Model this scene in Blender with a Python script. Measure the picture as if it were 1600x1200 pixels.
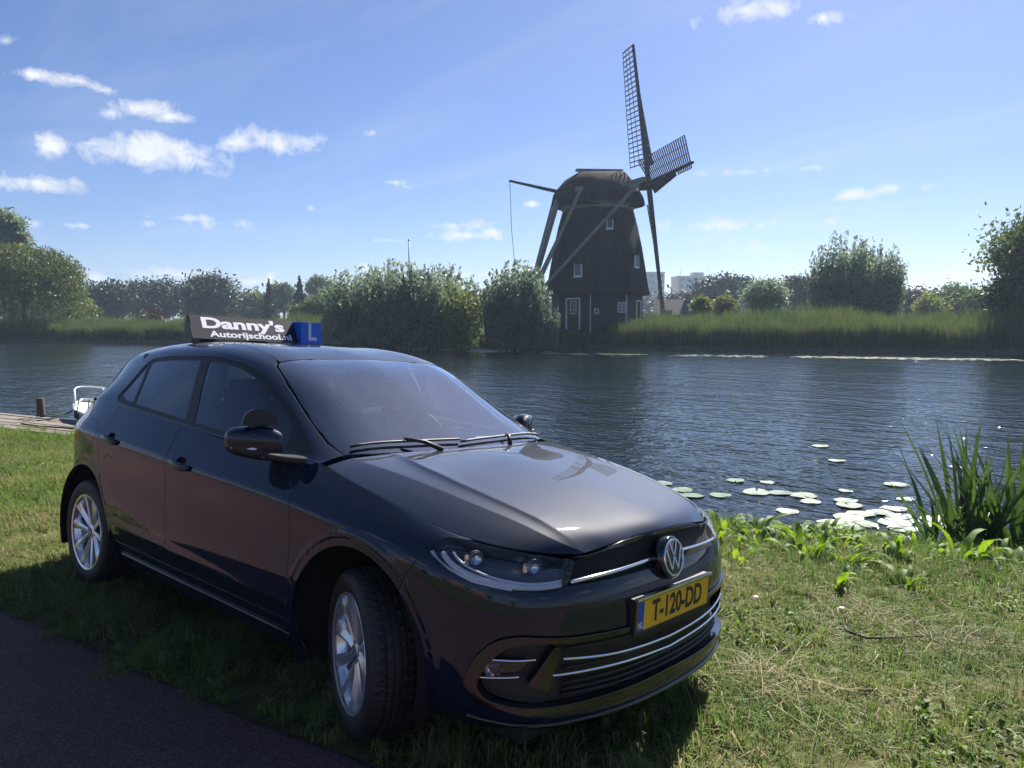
import bpy, bmesh, math, random
import numpy as np
from mathutils import Vector, Matrix, Euler
from mathutils.geometry import delaunay_2d_cdt

for o in list(bpy.data.objects):
    bpy.data.objects.remove(o, do_unlink=True)
scene = bpy.context.scene
COL = scene.collection
rad = math.radians

# ------------------------------------------------------------------ camera
cam_data = bpy.data.cameras.new("camera")
cam = bpy.data.objects.new("camera", cam_data)
COL.objects.link(cam)
cam_data.sensor_fit = 'HORIZONTAL'
cam_data.sensor_width = 36.0
cam_data.lens = 36.0 * 1231.5 / 1600.0
cam_data.clip_start = 0.05
cam_data.clip_end = 6000.0
cam.location = (2.3159, -2.5318, 1.5911)
_fw = Vector((-0.66410, 0.74324, -0.08103))
cam.rotation_euler = _fw.to_track_quat('-Z', 'Y').to_euler()
scene.camera = cam

# ------------------------------------------------------------------ sky and sun
SUN_AZ, SUN_EL = 105.0, 42.5            # azimuth counter-clockwise from +X
sdir = Vector((math.cos(rad(SUN_EL)) * math.cos(rad(SUN_AZ)),
               math.cos(rad(SUN_EL)) * math.sin(rad(SUN_AZ)),
               math.sin(rad(SUN_EL))))
sun_data = bpy.data.lights.new("sun", 'SUN')
sun_data.energy = 5.0
sun_data.angle = rad(0.53)
sun_data.color = (1.0, 0.95, 0.87)
sun = bpy.data.objects.new("sun", sun_data)
COL.objects.link(sun)
sun.rotation_euler = (-sdir).to_track_quat('-Z', 'Y').to_euler()

world = bpy.data.worlds.new("World")
scene.world = world
world.use_nodes = True
wnt = world.node_tree
wnt.nodes.clear()


def wn(kind, **kw):
    n = wnt.nodes.new(kind)
    for k, v in kw.items():
        setattr(n, k, v)
    return n


def wlink(a, b):
    wnt.links.new(a, b)


def wmath(op, a, b=None, c=None, clamp=False):
    n = wn('ShaderNodeMath', operation=op, use_clamp=clamp)
    for i, s in enumerate((a, b, c)):
        if s is None:
            continue
        if isinstance(s, (int, float)):
            n.inputs[i].default_value = s
        else:
            wlink(s, n.inputs[i])
    return n.outputs[0]


sky = wn('ShaderNodeTexSky', sky_type='NISHITA', sun_disc=False)
sky.sun_elevation = rad(SUN_EL)
sky.sun_rotation = rad(90.0 - SUN_AZ)
sky.altitude = 0.0
sky.air_density = 0.85
sky.dust_density = 0.5
sky.ozone_density = 4.0
w_geo = wn('ShaderNodeTexCoord')
w_dir = w_geo.outputs['Generated']
w_sep = wn('ShaderNodeSeparateXYZ')
wlink(w_dir, w_sep.inputs[0])
# clouds live on a flat layer far above: direction / height, broken up by noise
w_up = wmath('MAXIMUM', w_sep.outputs['Z'], 0.03)
w_plx = wmath('DIVIDE', w_sep.outputs['X'], wmath('ADD', w_up, 0.10))
w_ply = wmath('DIVIDE', w_sep.outputs['Y'], wmath('ADD', w_up, 0.10))
w_cmb = wn('ShaderNodeCombineXYZ')
wlink(w_plx, w_cmb.inputs[0])
wlink(w_ply, w_cmb.inputs[1])


def wnoise(scale, detail, rough, vec, dist=0.0):
    n = wn('ShaderNodeTexNoise')
    n.inputs['Scale'].default_value = scale
    n.inputs['Detail'].default_value = detail
    n.inputs['Roughness'].default_value = rough
    n.inputs['Distortion'].default_value = dist
    wlink(vec, n.inputs['Vector'])
    return n.outputs[0]


# fair-weather clouds: each one a soft ellipse of sky directions (azimuth, elevation,
# half-width, half-height in degrees, strength), its edge torn by noise
CLOUDS = [
    (155.8, 10.8, 4.4, 1.15, 1.00), (150.9, 11.7, 1.6, 0.63, 0.70), (148.4, 11.9, 2.9, 0.55, 0.42), (156.4, 13.4, 2.5, 0.73, 0.95),
    (154.6, 13.0, 1.5, 0.44, 0.85), (158.4, 14.2, 1.4, 0.50, 0.75), (160.4, 14.5, 1.4, 0.45, 0.65), (158.2, 12.9, 1.1, 0.47, 0.60),
    (162.5, 14.6, 1.4, 0.40, 0.75), (163.7, 16.2, 0.6, 0.42, 0.75), (161.7, 10.8, 1.5, 0.84, 0.85), (162.5, 8.3, 2.6, 0.60, 0.90),
    (160.4, 8.5, 0.8, 0.35, 0.50), (162.7, 5.9, 0.7, 0.26, 0.45), (160.4, 5.9, 1.5, 0.18, 0.42), (156.1, 6.3, 0.7, 0.23, 0.45),
    (115.8, 20.0, 3.7, 0.83, 1.05), (118.9, 19.7, 1.4, 0.59, 0.60), (110.9, 19.0, 1.4, 0.37, 0.60), (108.7, 8.2, 1.4, 0.50, 0.98),
    (106.4, 8.4, 1.9, 0.22, 0.42), (130.3, 8.2, 0.7, 0.25, 0.85), (133.2, 6.2, 0.8, 0.35, 0.85), (141.6, 12.8, 0.6, 0.28, 0.60),
    (140.5, 9.6, 1.3, 0.24, 0.60), (139.1, 9.3, 0.5, 0.19, 0.60), (145.9, 7.7, 0.4, 0.19, 0.55), (142.6, 5.3, 0.5, 0.20, 0.50),
    (154.0, 6.7, 2.5, 0.23, 0.40), (151.2, 6.4, 1.8, 0.28, 0.32), (114.9, 10.0, 2.7, 0.19, 0.36), (115.7, 6.5, 5.5, 0.39, 0.40),
    (114.4, 5.0, 2.7, 0.68, 0.36), (134.8, 6.0, 3.0, 0.25, 0.32), (140.9, 5.6, 2.1, 0.20, 0.36), (136.4, 6.7, 2.0, 0.25, 0.30),
    (148.8, 2.8, 0.5, 0.54, 0.70), (154.7, 3.0, 3.0, 0.52, 0.62), (159.4, 2.7, 1.6, 0.41, 0.55), (150.5, 2.6, 2.7, 0.39, 0.50),
    (103.1, 2.6, 2.5, 0.63, 1.05), (101.3, 2.9, 1.2, 0.66, 1.10), (105.0, 2.5, 1.1, 0.37, 0.85), (120.5, 2.7, 0.8, 0.60, 1.00),
    (99.3, 2.7, 1.4, 0.69, 1.00), (142.4, 3.7, 0.7, 0.45, 0.70), (126.9, 2.7, 2.0, 0.36, 0.40), (136.4, 3.2, 4.0, 0.31, 0.40),
    (111.8, 2.6, 2.6, 0.39, 0.50),
    # the rest of the sky, out of the frame, carries the same scattered cloud
    (20., 12., 7., 2.5, .9), (48., 7., 6., 1.6, .8), (350., 14., 6., 2.2, .9), (318., 9., 8., 2.0, .9), (296., 16., 6., 2.4, .9),
    (268., 8., 7., 1.8, .9), (246., 14., 6., 2.2, .8), (222., 7., 6., 1.4, .8), (200., 12., 6., 2.0, .9), (181., 8., 5., 1.4, .8),
    (280., 26., 7., 3., .8), (330., 28., 6., 3., .8), (15., 27., 6., 3., .8), (230., 27., 6., 3., .7), (70., 14., 5., 2., .8),
]
w_rag1 = wnoise(34.0, 6.0, 0.64, w_dir, 0.5)
w_rag2 = wnoise(9.0, 2.0, 0.55, w_dir, 0.2)
w_rag = wmath('ADD', wmath('MULTIPLY', wmath('SUBTRACT', w_rag1, 0.5), 2.5), wmath('MULTIPLY', wmath('SUBTRACT', w_rag2, 0.5), 1.1))
# azimuth and elevation of the looked-at direction, in degrees (azimuth 0..360)
w_az = wmath('ARCTAN2', w_sep.outputs['Y'], w_sep.outputs['X'])
w_az = wmath('FLOORED_MODULO', wmath('MULTIPLY', w_az, 57.29578), 360.0)
w_el = wmath('MULTIPLY', wmath('ARCSINE', w_sep.outputs['Z']), 57.29578)
w_ae = wn('ShaderNodeCombineXYZ')
wlink(w_az, w_ae.inputs[0])
wlink(w_el, w_ae.inputs[1])
w_mask = None
for (az, el, hw, hh, st) in CLOUDS:
    n = wn('ShaderNodeVectorMath', operation='MULTIPLY_ADD')
    wlink(w_ae.outputs[0], n.inputs[0])
    n.inputs[1].default_value = (1 / hw, 1 / hh, 0)
    n.inputs[2].default_value = (-az / hw, -el / hh, 0)
    ln = wn('ShaderNodeVectorMath', operation='LENGTH')
    wlink(n.outputs[0], ln.inputs[0])
    m = wmath('MULTIPLY_ADD', ln.outputs['Value'], -st, st)
    w_mask = m if w_mask is None else wmath('MAXIMUM', w_mask, m)
w_mask = wmath('MULTIPLY', wmath('MAXIMUM', wmath('ADD', w_mask, w_rag), 0.0), wmath('GREATER_THAN', w_mask, -0.6))
w_mask = wmath('MULTIPLY', w_mask, 1.25, clamp=True)
# thin high veils
w_map = wn('ShaderNodeMapping')
w_map.inputs['Scale'].default_value = (0.9, 3.2, 1.0)
w_map.inputs['Rotation'].default_value = (0, 0, rad(48))
wlink(w_cmb.outputs[0], w_map.inputs[0])
w_cir = wmath('MULTIPLY', wmath('SUBTRACT', wnoise(0.55, 5.0, 0.6, w_map.outputs[0], 0.6), 0.50), 1.3, clamp=True)
w_all = wmath('ADD', w_mask, wmath('MULTIPLY', w_cir, 0.45), clamp=True)
w_all = wmath('MULTIPLY', w_all, wmath('GREATER_THAN', w_sep.outputs['Z'], 0.0))
w_mix = wn('ShaderNodeMix', data_type='RGBA')
wlink(w_all, w_mix.inputs[0])
w_hs = wn('ShaderNodeHueSaturation')
w_hs.inputs['Saturation'].default_value = 1.04
w_hs.inputs['Value'].default_value = 1.0
wlink(sky.outputs[0], w_hs.inputs['Color'])
w_tint = wn('ShaderNodeMix', data_type='RGBA', blend_type='MULTIPLY')
w_tint.inputs[0].default_value = 1.0
wlink(w_hs.outputs[0], w_tint.inputs[6])
w_tint.inputs[7].default_value = (0.80, 0.82, 0.98, 1)
wlink(w_tint.outputs[2], w_mix.inputs[6])
w_shade = wnoise(40.0, 3.0, 0.5, w_dir)
w_cc = wn('ShaderNodeMix', data_type='RGBA')
wlink(w_shade, w_cc.inputs[0])
w_cc.inputs[6].default_value = (5.8, 6.2, 7.0, 1)
w_cc.inputs[7].default_value = (9.0, 9.1, 9.4, 1)
wlink(w_cc.outputs[2], w_mix.inputs[7])
w_bg = wn('ShaderNodeBackground')
w_bg.inputs['Strength'].default_value = 0.05
wlink(w_mix.outputs[2], w_bg.inputs['Color'])
w_out = wn('ShaderNodeOutputWorld')
wlink(w_bg.outputs[0], w_out.inputs['Surface'])

vs = scene.view_settings
vs.view_transform = 'Standard'
vs.look = 'None'
vs.exposure = 1.3
vs.gamma = 1.0
vs.use_curve_mapping = False
world.cycles.sampling_method = 'MANUAL'
world.cycles.sample_map_resolution = 512
scene.cycles.use_denoising = True
scene.cycles.max_bounces = 8
scene.cycles.transparent_max_bounces = 24
scene.cycles.sample_clamp_indirect = 6.0
scene.cycles.caustics_reflective = False
scene.cycles.caustics_refractive = False
scene.cycles.volume_bounces = 0
# ------------------------------------------------------------------ helpers: materials
def new_mat(name):
    m = bpy.data.materials.new(name)
    m.use_nodes = True
    return m, m.node_tree, m.node_tree.nodes['Principled BSDF']


def pset(b, **kw):
    names = dict(color='Base Color', rough='Roughness', metal='Metallic', spec='Specular IOR Level', coat='Coat Weight',
                 coat_rough='Coat Roughness', trans='Transmission Weight', ior='IOR', emit='Emission Color',
                 emit_s='Emission Strength', sheen='Sheen Weight', sss='Subsurface Weight', alpha='Alpha')
    for k, v in kw.items():
        if k in ('color', 'emit') and len(v) == 3:
            v = (*v, 1)
        b.inputs[names[k]].default_value = v


def nodes_noise(nt, scale, detail=4.0, rough=0.55, coord='Object', dist=0.0, scl=None):
    tc = nt.nodes.new('ShaderNodeTexCoord')
    n = nt.nodes.new('ShaderNodeTexNoise')
    n.inputs['Scale'].default_value = scale
    n.inputs['Detail'].default_value = detail
    n.inputs['Roughness'].default_value = rough
    n.inputs['Distortion'].default_value = dist
    if coord == 'World':
        g = nt.nodes.new('ShaderNodeNewGeometry')
        src = g.outputs['Position']
    else:
        src = tc.outputs[coord]
    if scl is not None:
        mp = nt.nodes.new('ShaderNodeMapping')
        mp.inputs['Scale'].default_value = scl
        nt.links.new(src, mp.inputs[0])
        src = mp.outputs[0]
    nt.links.new(src, n.inputs['Vector'])
    return n


def ramp(nt, fac, stops):
    r = nt.nodes.new('ShaderNodeValToRGB')
    el = r.color_ramp.elements
    while len(el) < len(stops):
        el.new(0.5)
    for e, (p, c) in zip(el, stops):
        e.position = p
        e.color = (*c, 1)
    nt.links.new(fac, r.inputs[0])
    return r.outputs[0]


def bump(nt, b, height, strength=0.3, distance=0.01, slot='Normal'):
    n = nt.nodes.new('ShaderNodeBump')
    n.inputs['Strength'].default_value = strength
    n.inputs['Distance'].default_value = distance
    nt.links.new(height, n.inputs['Height'])
    nt.links.new(n.outputs[0], b.inputs[slot])
    return n


def simple_mat(name, color, rough=0.5, var=0.18, vscale=6.0, bump_s=0.0, bscale=60.0, coord='Object', **kw):
    """a plain material whose colour wanders a little with noise"""
    m, nt, b = new_mat(name)
    pset(b, rough=rough, **kw)
    n = nodes_noise(nt, vscale, 5.0, 0.6, coord)
    lo = tuple(c * (1 - var) for c in color)
    hi = tuple(min(1, c * (1 + var)) for c in color)
    nt.links.new(ramp(nt, n.outputs[0], [(0.25, lo), (0.75, hi)]), b.inputs['Base Color'])
    if bump_s:
        n2 = nodes_noise(nt, bscale, 4.0, 0.6, coord)
        bump(nt, b, n2.outputs[0], bump_s, 0.01)
    return m


def leaf_mat(name, dark, light, trans=0.35, rough=0.55, vscale=0.8, spec=0.35):
    """foliage: diffuse + light passing through the leaf, colour varying over the plant and per leaf"""
    m, nt, b = new_mat(name)
    pset(b, rough=rough, spec=spec)
    n = nodes_noise(nt, vscale, 4.0, 0.6, 'World')
    n2 = nodes_noise(nt, vscale * 9, 2.0, 0.6, 'World')
    mx = nt.nodes.new('ShaderNodeMath')
    mx.operation = 'ADD'
    nt.links.new(n.outputs[0], mx.inputs[0])
    ms = nt.nodes.new('ShaderNodeMath')
    ms.operation = 'MULTIPLY_ADD'
    ms.inputs[1].default_value = 0.6
    ms.inputs[2].default_value = -0.3
    nt.links.new(n2.outputs[0], ms.inputs[0])
    nt.links.new(ms.outputs[0], mx.inputs[1])
    c = ramp(nt, mx.outputs[0], [(0.3, dark), (0.72, light)])
    nt.links.new(c, b.inputs['Base Color'])
    tr = nt.nodes.new('ShaderNodeBsdfTranslucent')
    hs = nt.nodes.new('ShaderNodeHueSaturation')
    hs.inputs['Hue'].default_value = 0.485
    hs.inputs['Saturation'].default_value = 1.15
    hs.inputs['Value'].default_value = 1.5
    nt.links.new(c, hs.inputs['Color'])
    nt.links.new(hs.outputs[0], tr.inputs['Color'])
    mix = nt.nodes.new('ShaderNodeMixShader')
    mix.inputs[0].default_value = trans
    nt.links.new(b.outputs[0], mix.inputs[1])
    nt.links.new(tr.outputs[0], mix.inputs[2])
    nt.links.new(mix.outputs[0], nt.nodes['Material Output'].inputs['Surface'])
    return m


def glass_mat(name, tint, ior=1.5, rough=0.0, boost=1.0, dust=0.0):
    """a thin pane: what is behind it, tinted, plus the mirror reflection of its surface"""
    m, nt, b = new_mat(name)
    nt.nodes.remove(b)
    tr = nt.nodes.new('ShaderNodeBsdfTransparent')
    tr.inputs['Color'].default_value = (*tint, 1)
    gl = nt.nodes.new('ShaderNodeBsdfGlossy')
    gl.inputs['Roughness'].default_value = rough
    gl.inputs['Color'].default_value = (1, 1, 1, 1)
    fr = nt.nodes.new('ShaderNodeFresnel')
    fr.inputs['IOR'].default_value = ior
    mu = nt.nodes.new('ShaderNodeMath')
    mu.operation = 'MULTIPLY'
    mu.use_clamp = True
    mu.inputs[1].default_value = boost
    nt.links.new(fr.outputs[0], mu.inputs[0])
    mix = nt.nodes.new('ShaderNodeMixShader')
    nt.links.new(mu.outputs[0], mix.inputs[0])
    nt.links.new(tr.outputs[0], mix.inputs[1])
    nt.links.new(gl.outputs[0], mix.inputs[2])
    last = mix.outputs[0]
    if dust > 0:
        df = nt.nodes.new('ShaderNodeBsdfDiffuse')
        df.inputs['Color'].default_value = (0.6, 0.62, 0.65, 1)
        n = nodes_noise(nt, 30.0, 5.0, 0.7)
        dm = nt.nodes.new('ShaderNodeMath')
        dm.operation = 'MULTIPLY'
        dm.inputs[1].default_value = dust
        nt.links.new(n.outputs[0], dm.inputs[0])
        m2 = nt.nodes.new('ShaderNodeMixShader')
        nt.links.new(dm.outputs[0], m2.inputs[0])
        nt.links.new(last, m2.inputs[1])
        nt.links.new(df.outputs[0], m2.inputs[2])
        last = m2.outputs[0]
    nt.links.new(last, nt.nodes['Material Output'].inputs['Surface'])
    return m


# ------------------------------------------------------------------ helpers: objects
def tag(o, label=None, cat=None, group=None, kind=None):
    if label: o['label'] = label
    if cat: o['category'] = cat
    if group: o['group'] = group
    if kind: o['kind'] = kind
    return o


def empty(name, loc=(0, 0, 0), rot=(0, 0, 0), parent=None):
    o = bpy.data.objects.new(name, None)
    o.empty_display_size = 0.1
    COL.objects.link(o)
    o.location = loc
    o.rotation_euler = rot
    o.parent = parent
    return o


def link(name, me, mat=None, parent=None, smooth=False):
    if mat is not None and not me.materials:
        for mm in (mat if isinstance(mat, (list, tuple)) else [mat]):
            me.materials.append(mm)
    if smooth:
        me.polygons.foreach_set('use_smooth', [True] * len(me.polygons))
    o = bpy.data.objects.new(name, me)
    COL.objects.link(o)
    o.parent = parent
    return o


class MB:
    """collects simple shapes and links them as one mesh object"""
    def __init__(s):
        s.v, s.f, s.n = [], [], 0

    def add(s, verts, faces):
        k = len(s.v)
        s.v += [tuple(p) for p in verts]
        s.f += [tuple(i + k for i in f) for f in faces]

    def box(s, c, size, rot=None, bevel=0.0):
        hx, hy, hz = size[0] / 2, size[1] / 2, size[2] / 2
        if bevel <= 0:
            vs_ = [Vector((x, y, z)) for x in (-hx, hx) for y in (-hy, hy) for z in (-hz, hz)]
            fs = [(0, 1, 3, 2), (4, 6, 7, 5), (0, 4, 5, 1), (2, 3, 7, 6), (0, 2, 6, 4), (1, 5, 7, 3)]
        else:
            bm = bmesh.new()
            bmesh.ops.create_cube(bm, size=1.0)
            for v in bm.verts:
                v.co = Vector((v.co.x * size[0], v.co.y * size[1], v.co.z * size[2]))
            bmesh.ops.bevel(bm, geom=list(bm.edges), offset=bevel, segments=2, affect='EDGES')
            bm.verts.ensure_lookup_table()
            vs_ = [v.co.copy() for v in bm.verts]
            fs = [tuple(v.index for v in f.verts) for f in bm.faces]
            bm.free()
        if rot is not None:
            vs_ = [rot @ p for p in vs_]
        c = Vector(c)
        s.add([p + c for p in vs_], fs)
        return s

    def beam(s, a, b, w, h=None, up=(0, 0, 1), w2=None, h2=None):
        """square bar from a to b (tapering to w2,h2)"""
        a, b = Vector(a), Vector(b)
        h = w if h is None else h
        w2 = w if w2 is None else w2
        h2 = h if h2 is None else h2
        d = (b - a).normalized()
        u = Vector(up)
        if abs(d.dot(u)) > 0.98: u = Vector((1, 0, 0))
        r = d.cross(u).normalized()
        u = r.cross(d)
        vs_ = []
        for p, ww, hh in ((a, w, h), (b, w2, h2)):
            for sx, sy in ((-1, -1), (1, -1), (1, 1), (-1, 1)):
                vs_.append(p + r * sx * ww / 2 + u * sy * hh / 2)
        s.add(vs_, [(3, 2, 1, 0), (4, 5, 6, 7), (0, 1, 5, 4), (1, 2, 6, 5), (2, 3, 7, 6), (3, 0, 4, 7)])
        return s

    def tube(s, pts, r, seg=8, caps=True):
        pts = [Vector(p) for p in pts]
        n = len(pts)
        rr = r if isinstance(r, (list, tuple)) else [r] * n
        prev = None
        k = len(s.v)
        for i, p in enumerate(pts):
            d = (pts[min(i + 1, n - 1)] - pts[max(i - 1, 0)]).normalized()
            if prev is None:
                u = Vector((0, 0, 1)) if abs(d.z) < 0.9 else Vector((1, 0, 0))
                u = (u - d * u.dot(d)).normalized()
            else:
                u = (prev - d * prev.dot(d)).normalized()
            prev = u
            w = d.cross(u)
            for j in range(seg):
                a = 2 * math.pi * j / seg
                s.v.append(tuple(p + (u * math.cos(a) + w * math.sin(a)) * rr[i]))
        for i in range(n - 1):
            for j in range(seg):
                a, b = k + i * seg + j, k + i * seg + (j + 1) % seg
                s.f.append((a, b, b + seg, a + seg))
        if caps:
            s.f.append(tuple(k + j for j in reversed(range(seg))))
            s.f.append(tuple(k + (n - 1) * seg + j for j in range(seg)))
        return s

    def lathe(s, prof, seg=32, axis='Z', c=(0, 0, 0), closed=False, arc=(0, 2 * math.pi)):
        """prof = [(radius, along)], turned about an axis"""
        k = len(s.v)
        full = abs(arc[1] - arc[0]) > 6.28
        m = seg if full else seg + 1
        for (r, h) in prof:
            for j in range(m):
                a = arc[0] + (arc[1] - arc[0]) * j / seg
                x, y = r * math.cos(a), r * math.sin(a)
                p = {'Z': (x, y, h), 'Y': (x, h, y), 'X': (h, x, y)}[axis]
                s.v.append((p[0] + c[0], p[1] + c[1], p[2] + c[2]))
        n = len(prof)
        for i in range(n if closed else n - 1):
            i2 = (i + 1) % n
            for j in range(seg):
                j2 = (j + 1) % m
                s.f.append((k + i * m + j, k + i * m + j2, k + i2 * m + j2, k + i2 * m + j))
        return s

    def prism(s, poly, d, origin=(0, 0, 0), ax=(1, 0, 0), ay=(0, 1, 0)):
        """flat outline poly [(a,b)] in the plane (ax, ay), extruded by vector d"""
        o, ax, ay, d = Vector(origin), Vector(ax), Vector(ay), Vector(d)
        base = [o + ax * a + ay * b for a, b in poly]
        n = len(base)
        s.add(base + [p + d for p in base],
              [tuple(reversed(range(n))), tuple(range(n, 2 * n))] + [(i, (i + 1) % n, n + (i + 1) % n, n + i) for i in range(n)])
        return s

    def mesh(s, name='mesh'):
        me = bpy.data.meshes.new(name)
        me.from_pydata(s.v, [], s.f)
        me.update()
        return me

    def build(s, name, mat=None, parent=None, smooth=False, fixn=True, auto=None):
        me = s.mesh(name)
        if fixn:
            bm = bmesh.new()
            bm.from_mesh(me)
            bmesh.ops.recalc_face_normals(bm, faces=bm.faces)
            bm.to_mesh(me)
            bm.free()
        o = link(name, me, mat, parent, smooth or auto is not None)
        if auto is not None:
            me.set_sharp_from_angle(angle=rad(auto))
        return o


def fast_mesh(name, V, F, mats=None, smooth=False, normals=None):
    """numpy arrays -> mesh; F is (n,3) or (n,4)"""
    me = bpy.data.meshes.new(name)
    V = np.asarray(V, np.float32)
    F = np.asarray(F, np.int32)
    me.vertices.add(len(V))
    me.vertices.foreach_set('co', V.ravel())
    me.loops.add(F.size)
    me.loops.foreach_set('vertex_index', F.ravel())
    me.polygons.add(len(F))
    k = F.shape[1]
    me.polygons.foreach_set('loop_start', np.arange(0, F.size, k, dtype=np.int32))
    me.polygons.foreach_set('loop_total', np.full(len(F), k, np.int32))
    me.update(calc_edges=True)
    if smooth:
        me.polygons.foreach_set('use_smooth', np.ones(len(F), bool))
    if normals is not None:
        me.normals_split_custom_set_from_vertices(normals)
    if mats:
        for mm in (mats if isinstance(mats, (list, tuple)) else [mats]):
            me.materials.append(mm)
    return me


def text_mesh(body, size, ext=0.0, font_bold=False, xs=1.0, offset=0.0):
    cu = bpy.data.curves.new('txt', 'FONT')
    cu.body = body
    cu.size = size
    cu.extrude = ext
    cu.offset = offset
    cu.align_x = 'CENTER'
    cu.align_y = 'CENTER'
    o = bpy.data.objects.new('txt', cu)
    COL.objects.link(o)
    dg = bpy.context.evaluated_depsgraph_get()
    me = bpy.data.meshes.new_from_object(o.evaluated_get(dg))
    bpy.data.objects.remove(o, do_unlink=True)
    me.materials.clear()
    for v in me.vertices:
        v.co.x *= xs
    return me


def copy_tree(o, parent=None):
    c = o.copy()
    COL.objects.link(c)
    c.parent = parent
    for ch in list(o.children):
        copy_tree(ch, c)
    return c
# ------------------------------------------------------------------ car body surfaces
# car frame: X forward from the front axle, Y to the car's left, Z up; the nets below hold half-widths (y > 0)
def cardinal(knots, q, breaks=()):
    """weights W[q, i] of an interpolating cubic spline through values at the knots (sharp at the break indices)"""
    knots = np.asarray(knots, float)
    q = np.atleast_1d(np.asarray(q, float))
    n = len(knots)
    W = np.zeros((len(q), n))
    cuts = [0] + sorted(breaks) + [n - 1]
    for a, b in zip(cuts[:-1], cuts[1:]):
        t = knots[a:b + 1]
        m = len(t)
        lo = -1e9 if a == 0 else t[0]
        hi = 1e9 if b == n - 1 else t[-1]
        sel = (q >= lo) & (q < hi) if b != n - 1 else (q >= lo)
        if not sel.any():
            continue
        x = q[sel]
        I = np.eye(m)
        h = np.diff(t)
        A = np.zeros((m, m))
        R = np.zeros((m, m))
        A[0, 0] = A[-1, -1] = 1
        for i in range(1, m - 1):
            A[i, i - 1], A[i, i], A[i, i + 1] = h[i - 1], 2 * (h[i - 1] + h[i]), h[i]
            R[i] = 6 * ((I[i + 1] - I[i]) / h[i] - (I[i] - I[i - 1]) / h[i - 1])
        if m > 3:          # zero third derivative jump at the ends keeps the ends from going flat
            A[0, 0], A[0, 1] = 1, -0.5
            A[-1, -1], A[-1, -2] = 1, -0.5
        M = np.linalg.solve(A, R) if m > 2 else np.zeros((m, m))
        k = np.clip(np.searchsorted(t, x, side='right') - 1, 0, m - 2)
        hk = h[k][:, None]
        u = (x - t[k])[:, None]
        w = (t[k + 1] - x)[:, None]
        val = (w * I[k] + u * I[k + 1]) / hk + ((w ** 3 / hk - w * hk) * M[k] + (u ** 3 / hk - u * hk) * M[k + 1]) / 6
        W[np.ix_(np.where(sel)[0], np.arange(a, b + 1))] = val
    return W


class Patch:
    """smooth surface through a net of points net[row][col]; u runs along columns, v along rows"""
    def __init__(s, net, ubreaks=(), vbreaks=(), mirror=''):
        """mirror: 'v' = row 0 lies on the car's centre plane, 'u' = first and last columns do; the far half then shapes the joint"""
        s.N = np.asarray(net, float)
        d = np.linalg.norm(np.diff(s.N, axis=1), axis=2).mean(0)
        s.ku = np.concatenate([[0], np.cumsum(d)]); s.Lu = s.ku[-1]; s.ku /= s.Lu
        d = np.linalg.norm(np.diff(s.N, axis=0), axis=2).mean(1)
        s.kv = np.concatenate([[0], np.cumsum(d)]); s.Lv = s.kv[-1]; s.kv /= s.Lv
        s.ub, s.vb = ubreaks, vbreaks
        s.EN, s.eku, s.ekv = s.N, s.ku, s.kv
        flip = np.array([1.0, -1.0, 1.0])
        if 'v' in mirror:
            s.EN = np.concatenate([s.EN[2:0:-1] * flip, s.EN])
            s.ekv = np.concatenate([-s.kv[2:0:-1], s.kv])
            s.vb = tuple(b + 2 for b in vbreaks)
        if 'u' in mirror:
            s.EN = np.concatenate([s.EN[:, 2:0:-1] * flip, s.EN, s.EN[:, -2:-4:-1] * flip], axis=1)
            s.eku = np.concatenate([-s.ku[2:0:-1], s.ku, 2 - s.ku[-2:-4:-1]])
            s.ub = tuple(b + 2 for b in ubreaks)
        s.gu, s.gv = np.linspace(0, 1, 161), np.linspace(0, 1, 61)
        U, V = np.meshgrid(s.gu, s.gv)
        s.U, s.V = U.ravel(), V.ravel()
        s.G = s.ev(s.U, s.V)

    def ev(s, u, v):
        Wu = cardinal(s.eku, u, s.ub)
        Wv = cardinal(s.ekv, v, s.vb)
        return np.einsum('qr,rck,qc->qk', Wv, s.EN, Wu)

    def normal(s, u, v):
        h = 4e-4
        du = s.ev(u + h, v) - s.ev(u - h, v)
        dv = s.ev(u, v + h) - s.ev(u, v - h)
        n = np.cross(du, dv)
        return n / np.maximum(np.linalg.norm(n, axis=1, keepdims=True), 1e-12)

    def inv(s, kind, pts, urange=(0, 1)):
        """u,v of points given in a projection: 's' side (x,z), 'f' front (y,z), 't' top (x,y)"""
        ax = {'s': [0, 2], 'f': [1, 2], 't': [0, 1]}[kind]
        pts = np.asarray(pts, float)
        ok = (s.U >= urange[0]) & (s.U <= urange[1])
        g = s.G[ok][:, ax]
        i = np.argmin(((pts[:, None, :] - g[None]) ** 2).sum(2), 1)
        u, v = s.U[ok][i].copy(), s.V[ok][i].copy()
        h = 1e-4
        for _ in range(12):
            e = s.ev(u, v)[:, ax] - pts
            a = (s.ev(u + h, v)[:, ax] - s.ev(u - h, v)[:, ax]) / (2 * h)
            b = (s.ev(u, v + h)[:, ax] - s.ev(u, v - h)[:, ax]) / (2 * h)
            det = a[:, 0] * b[:, 1] - a[:, 1] * b[:, 0]
            det = np.where(np.abs(det) < 1e-6, 1e-6, det)
            du = (e[:, 0] * b[:, 1] - e[:, 1] * b[:, 0]) / det
            dv = (a[:, 0] * e[:, 1] - a[:, 1] * e[:, 0]) / det
            u = np.clip(u - np.clip(du, -.03, .03), 0, 1)
            v = np.clip(v - np.clip(dv, -.06, .06), 0, 1)
        return u, v


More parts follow.
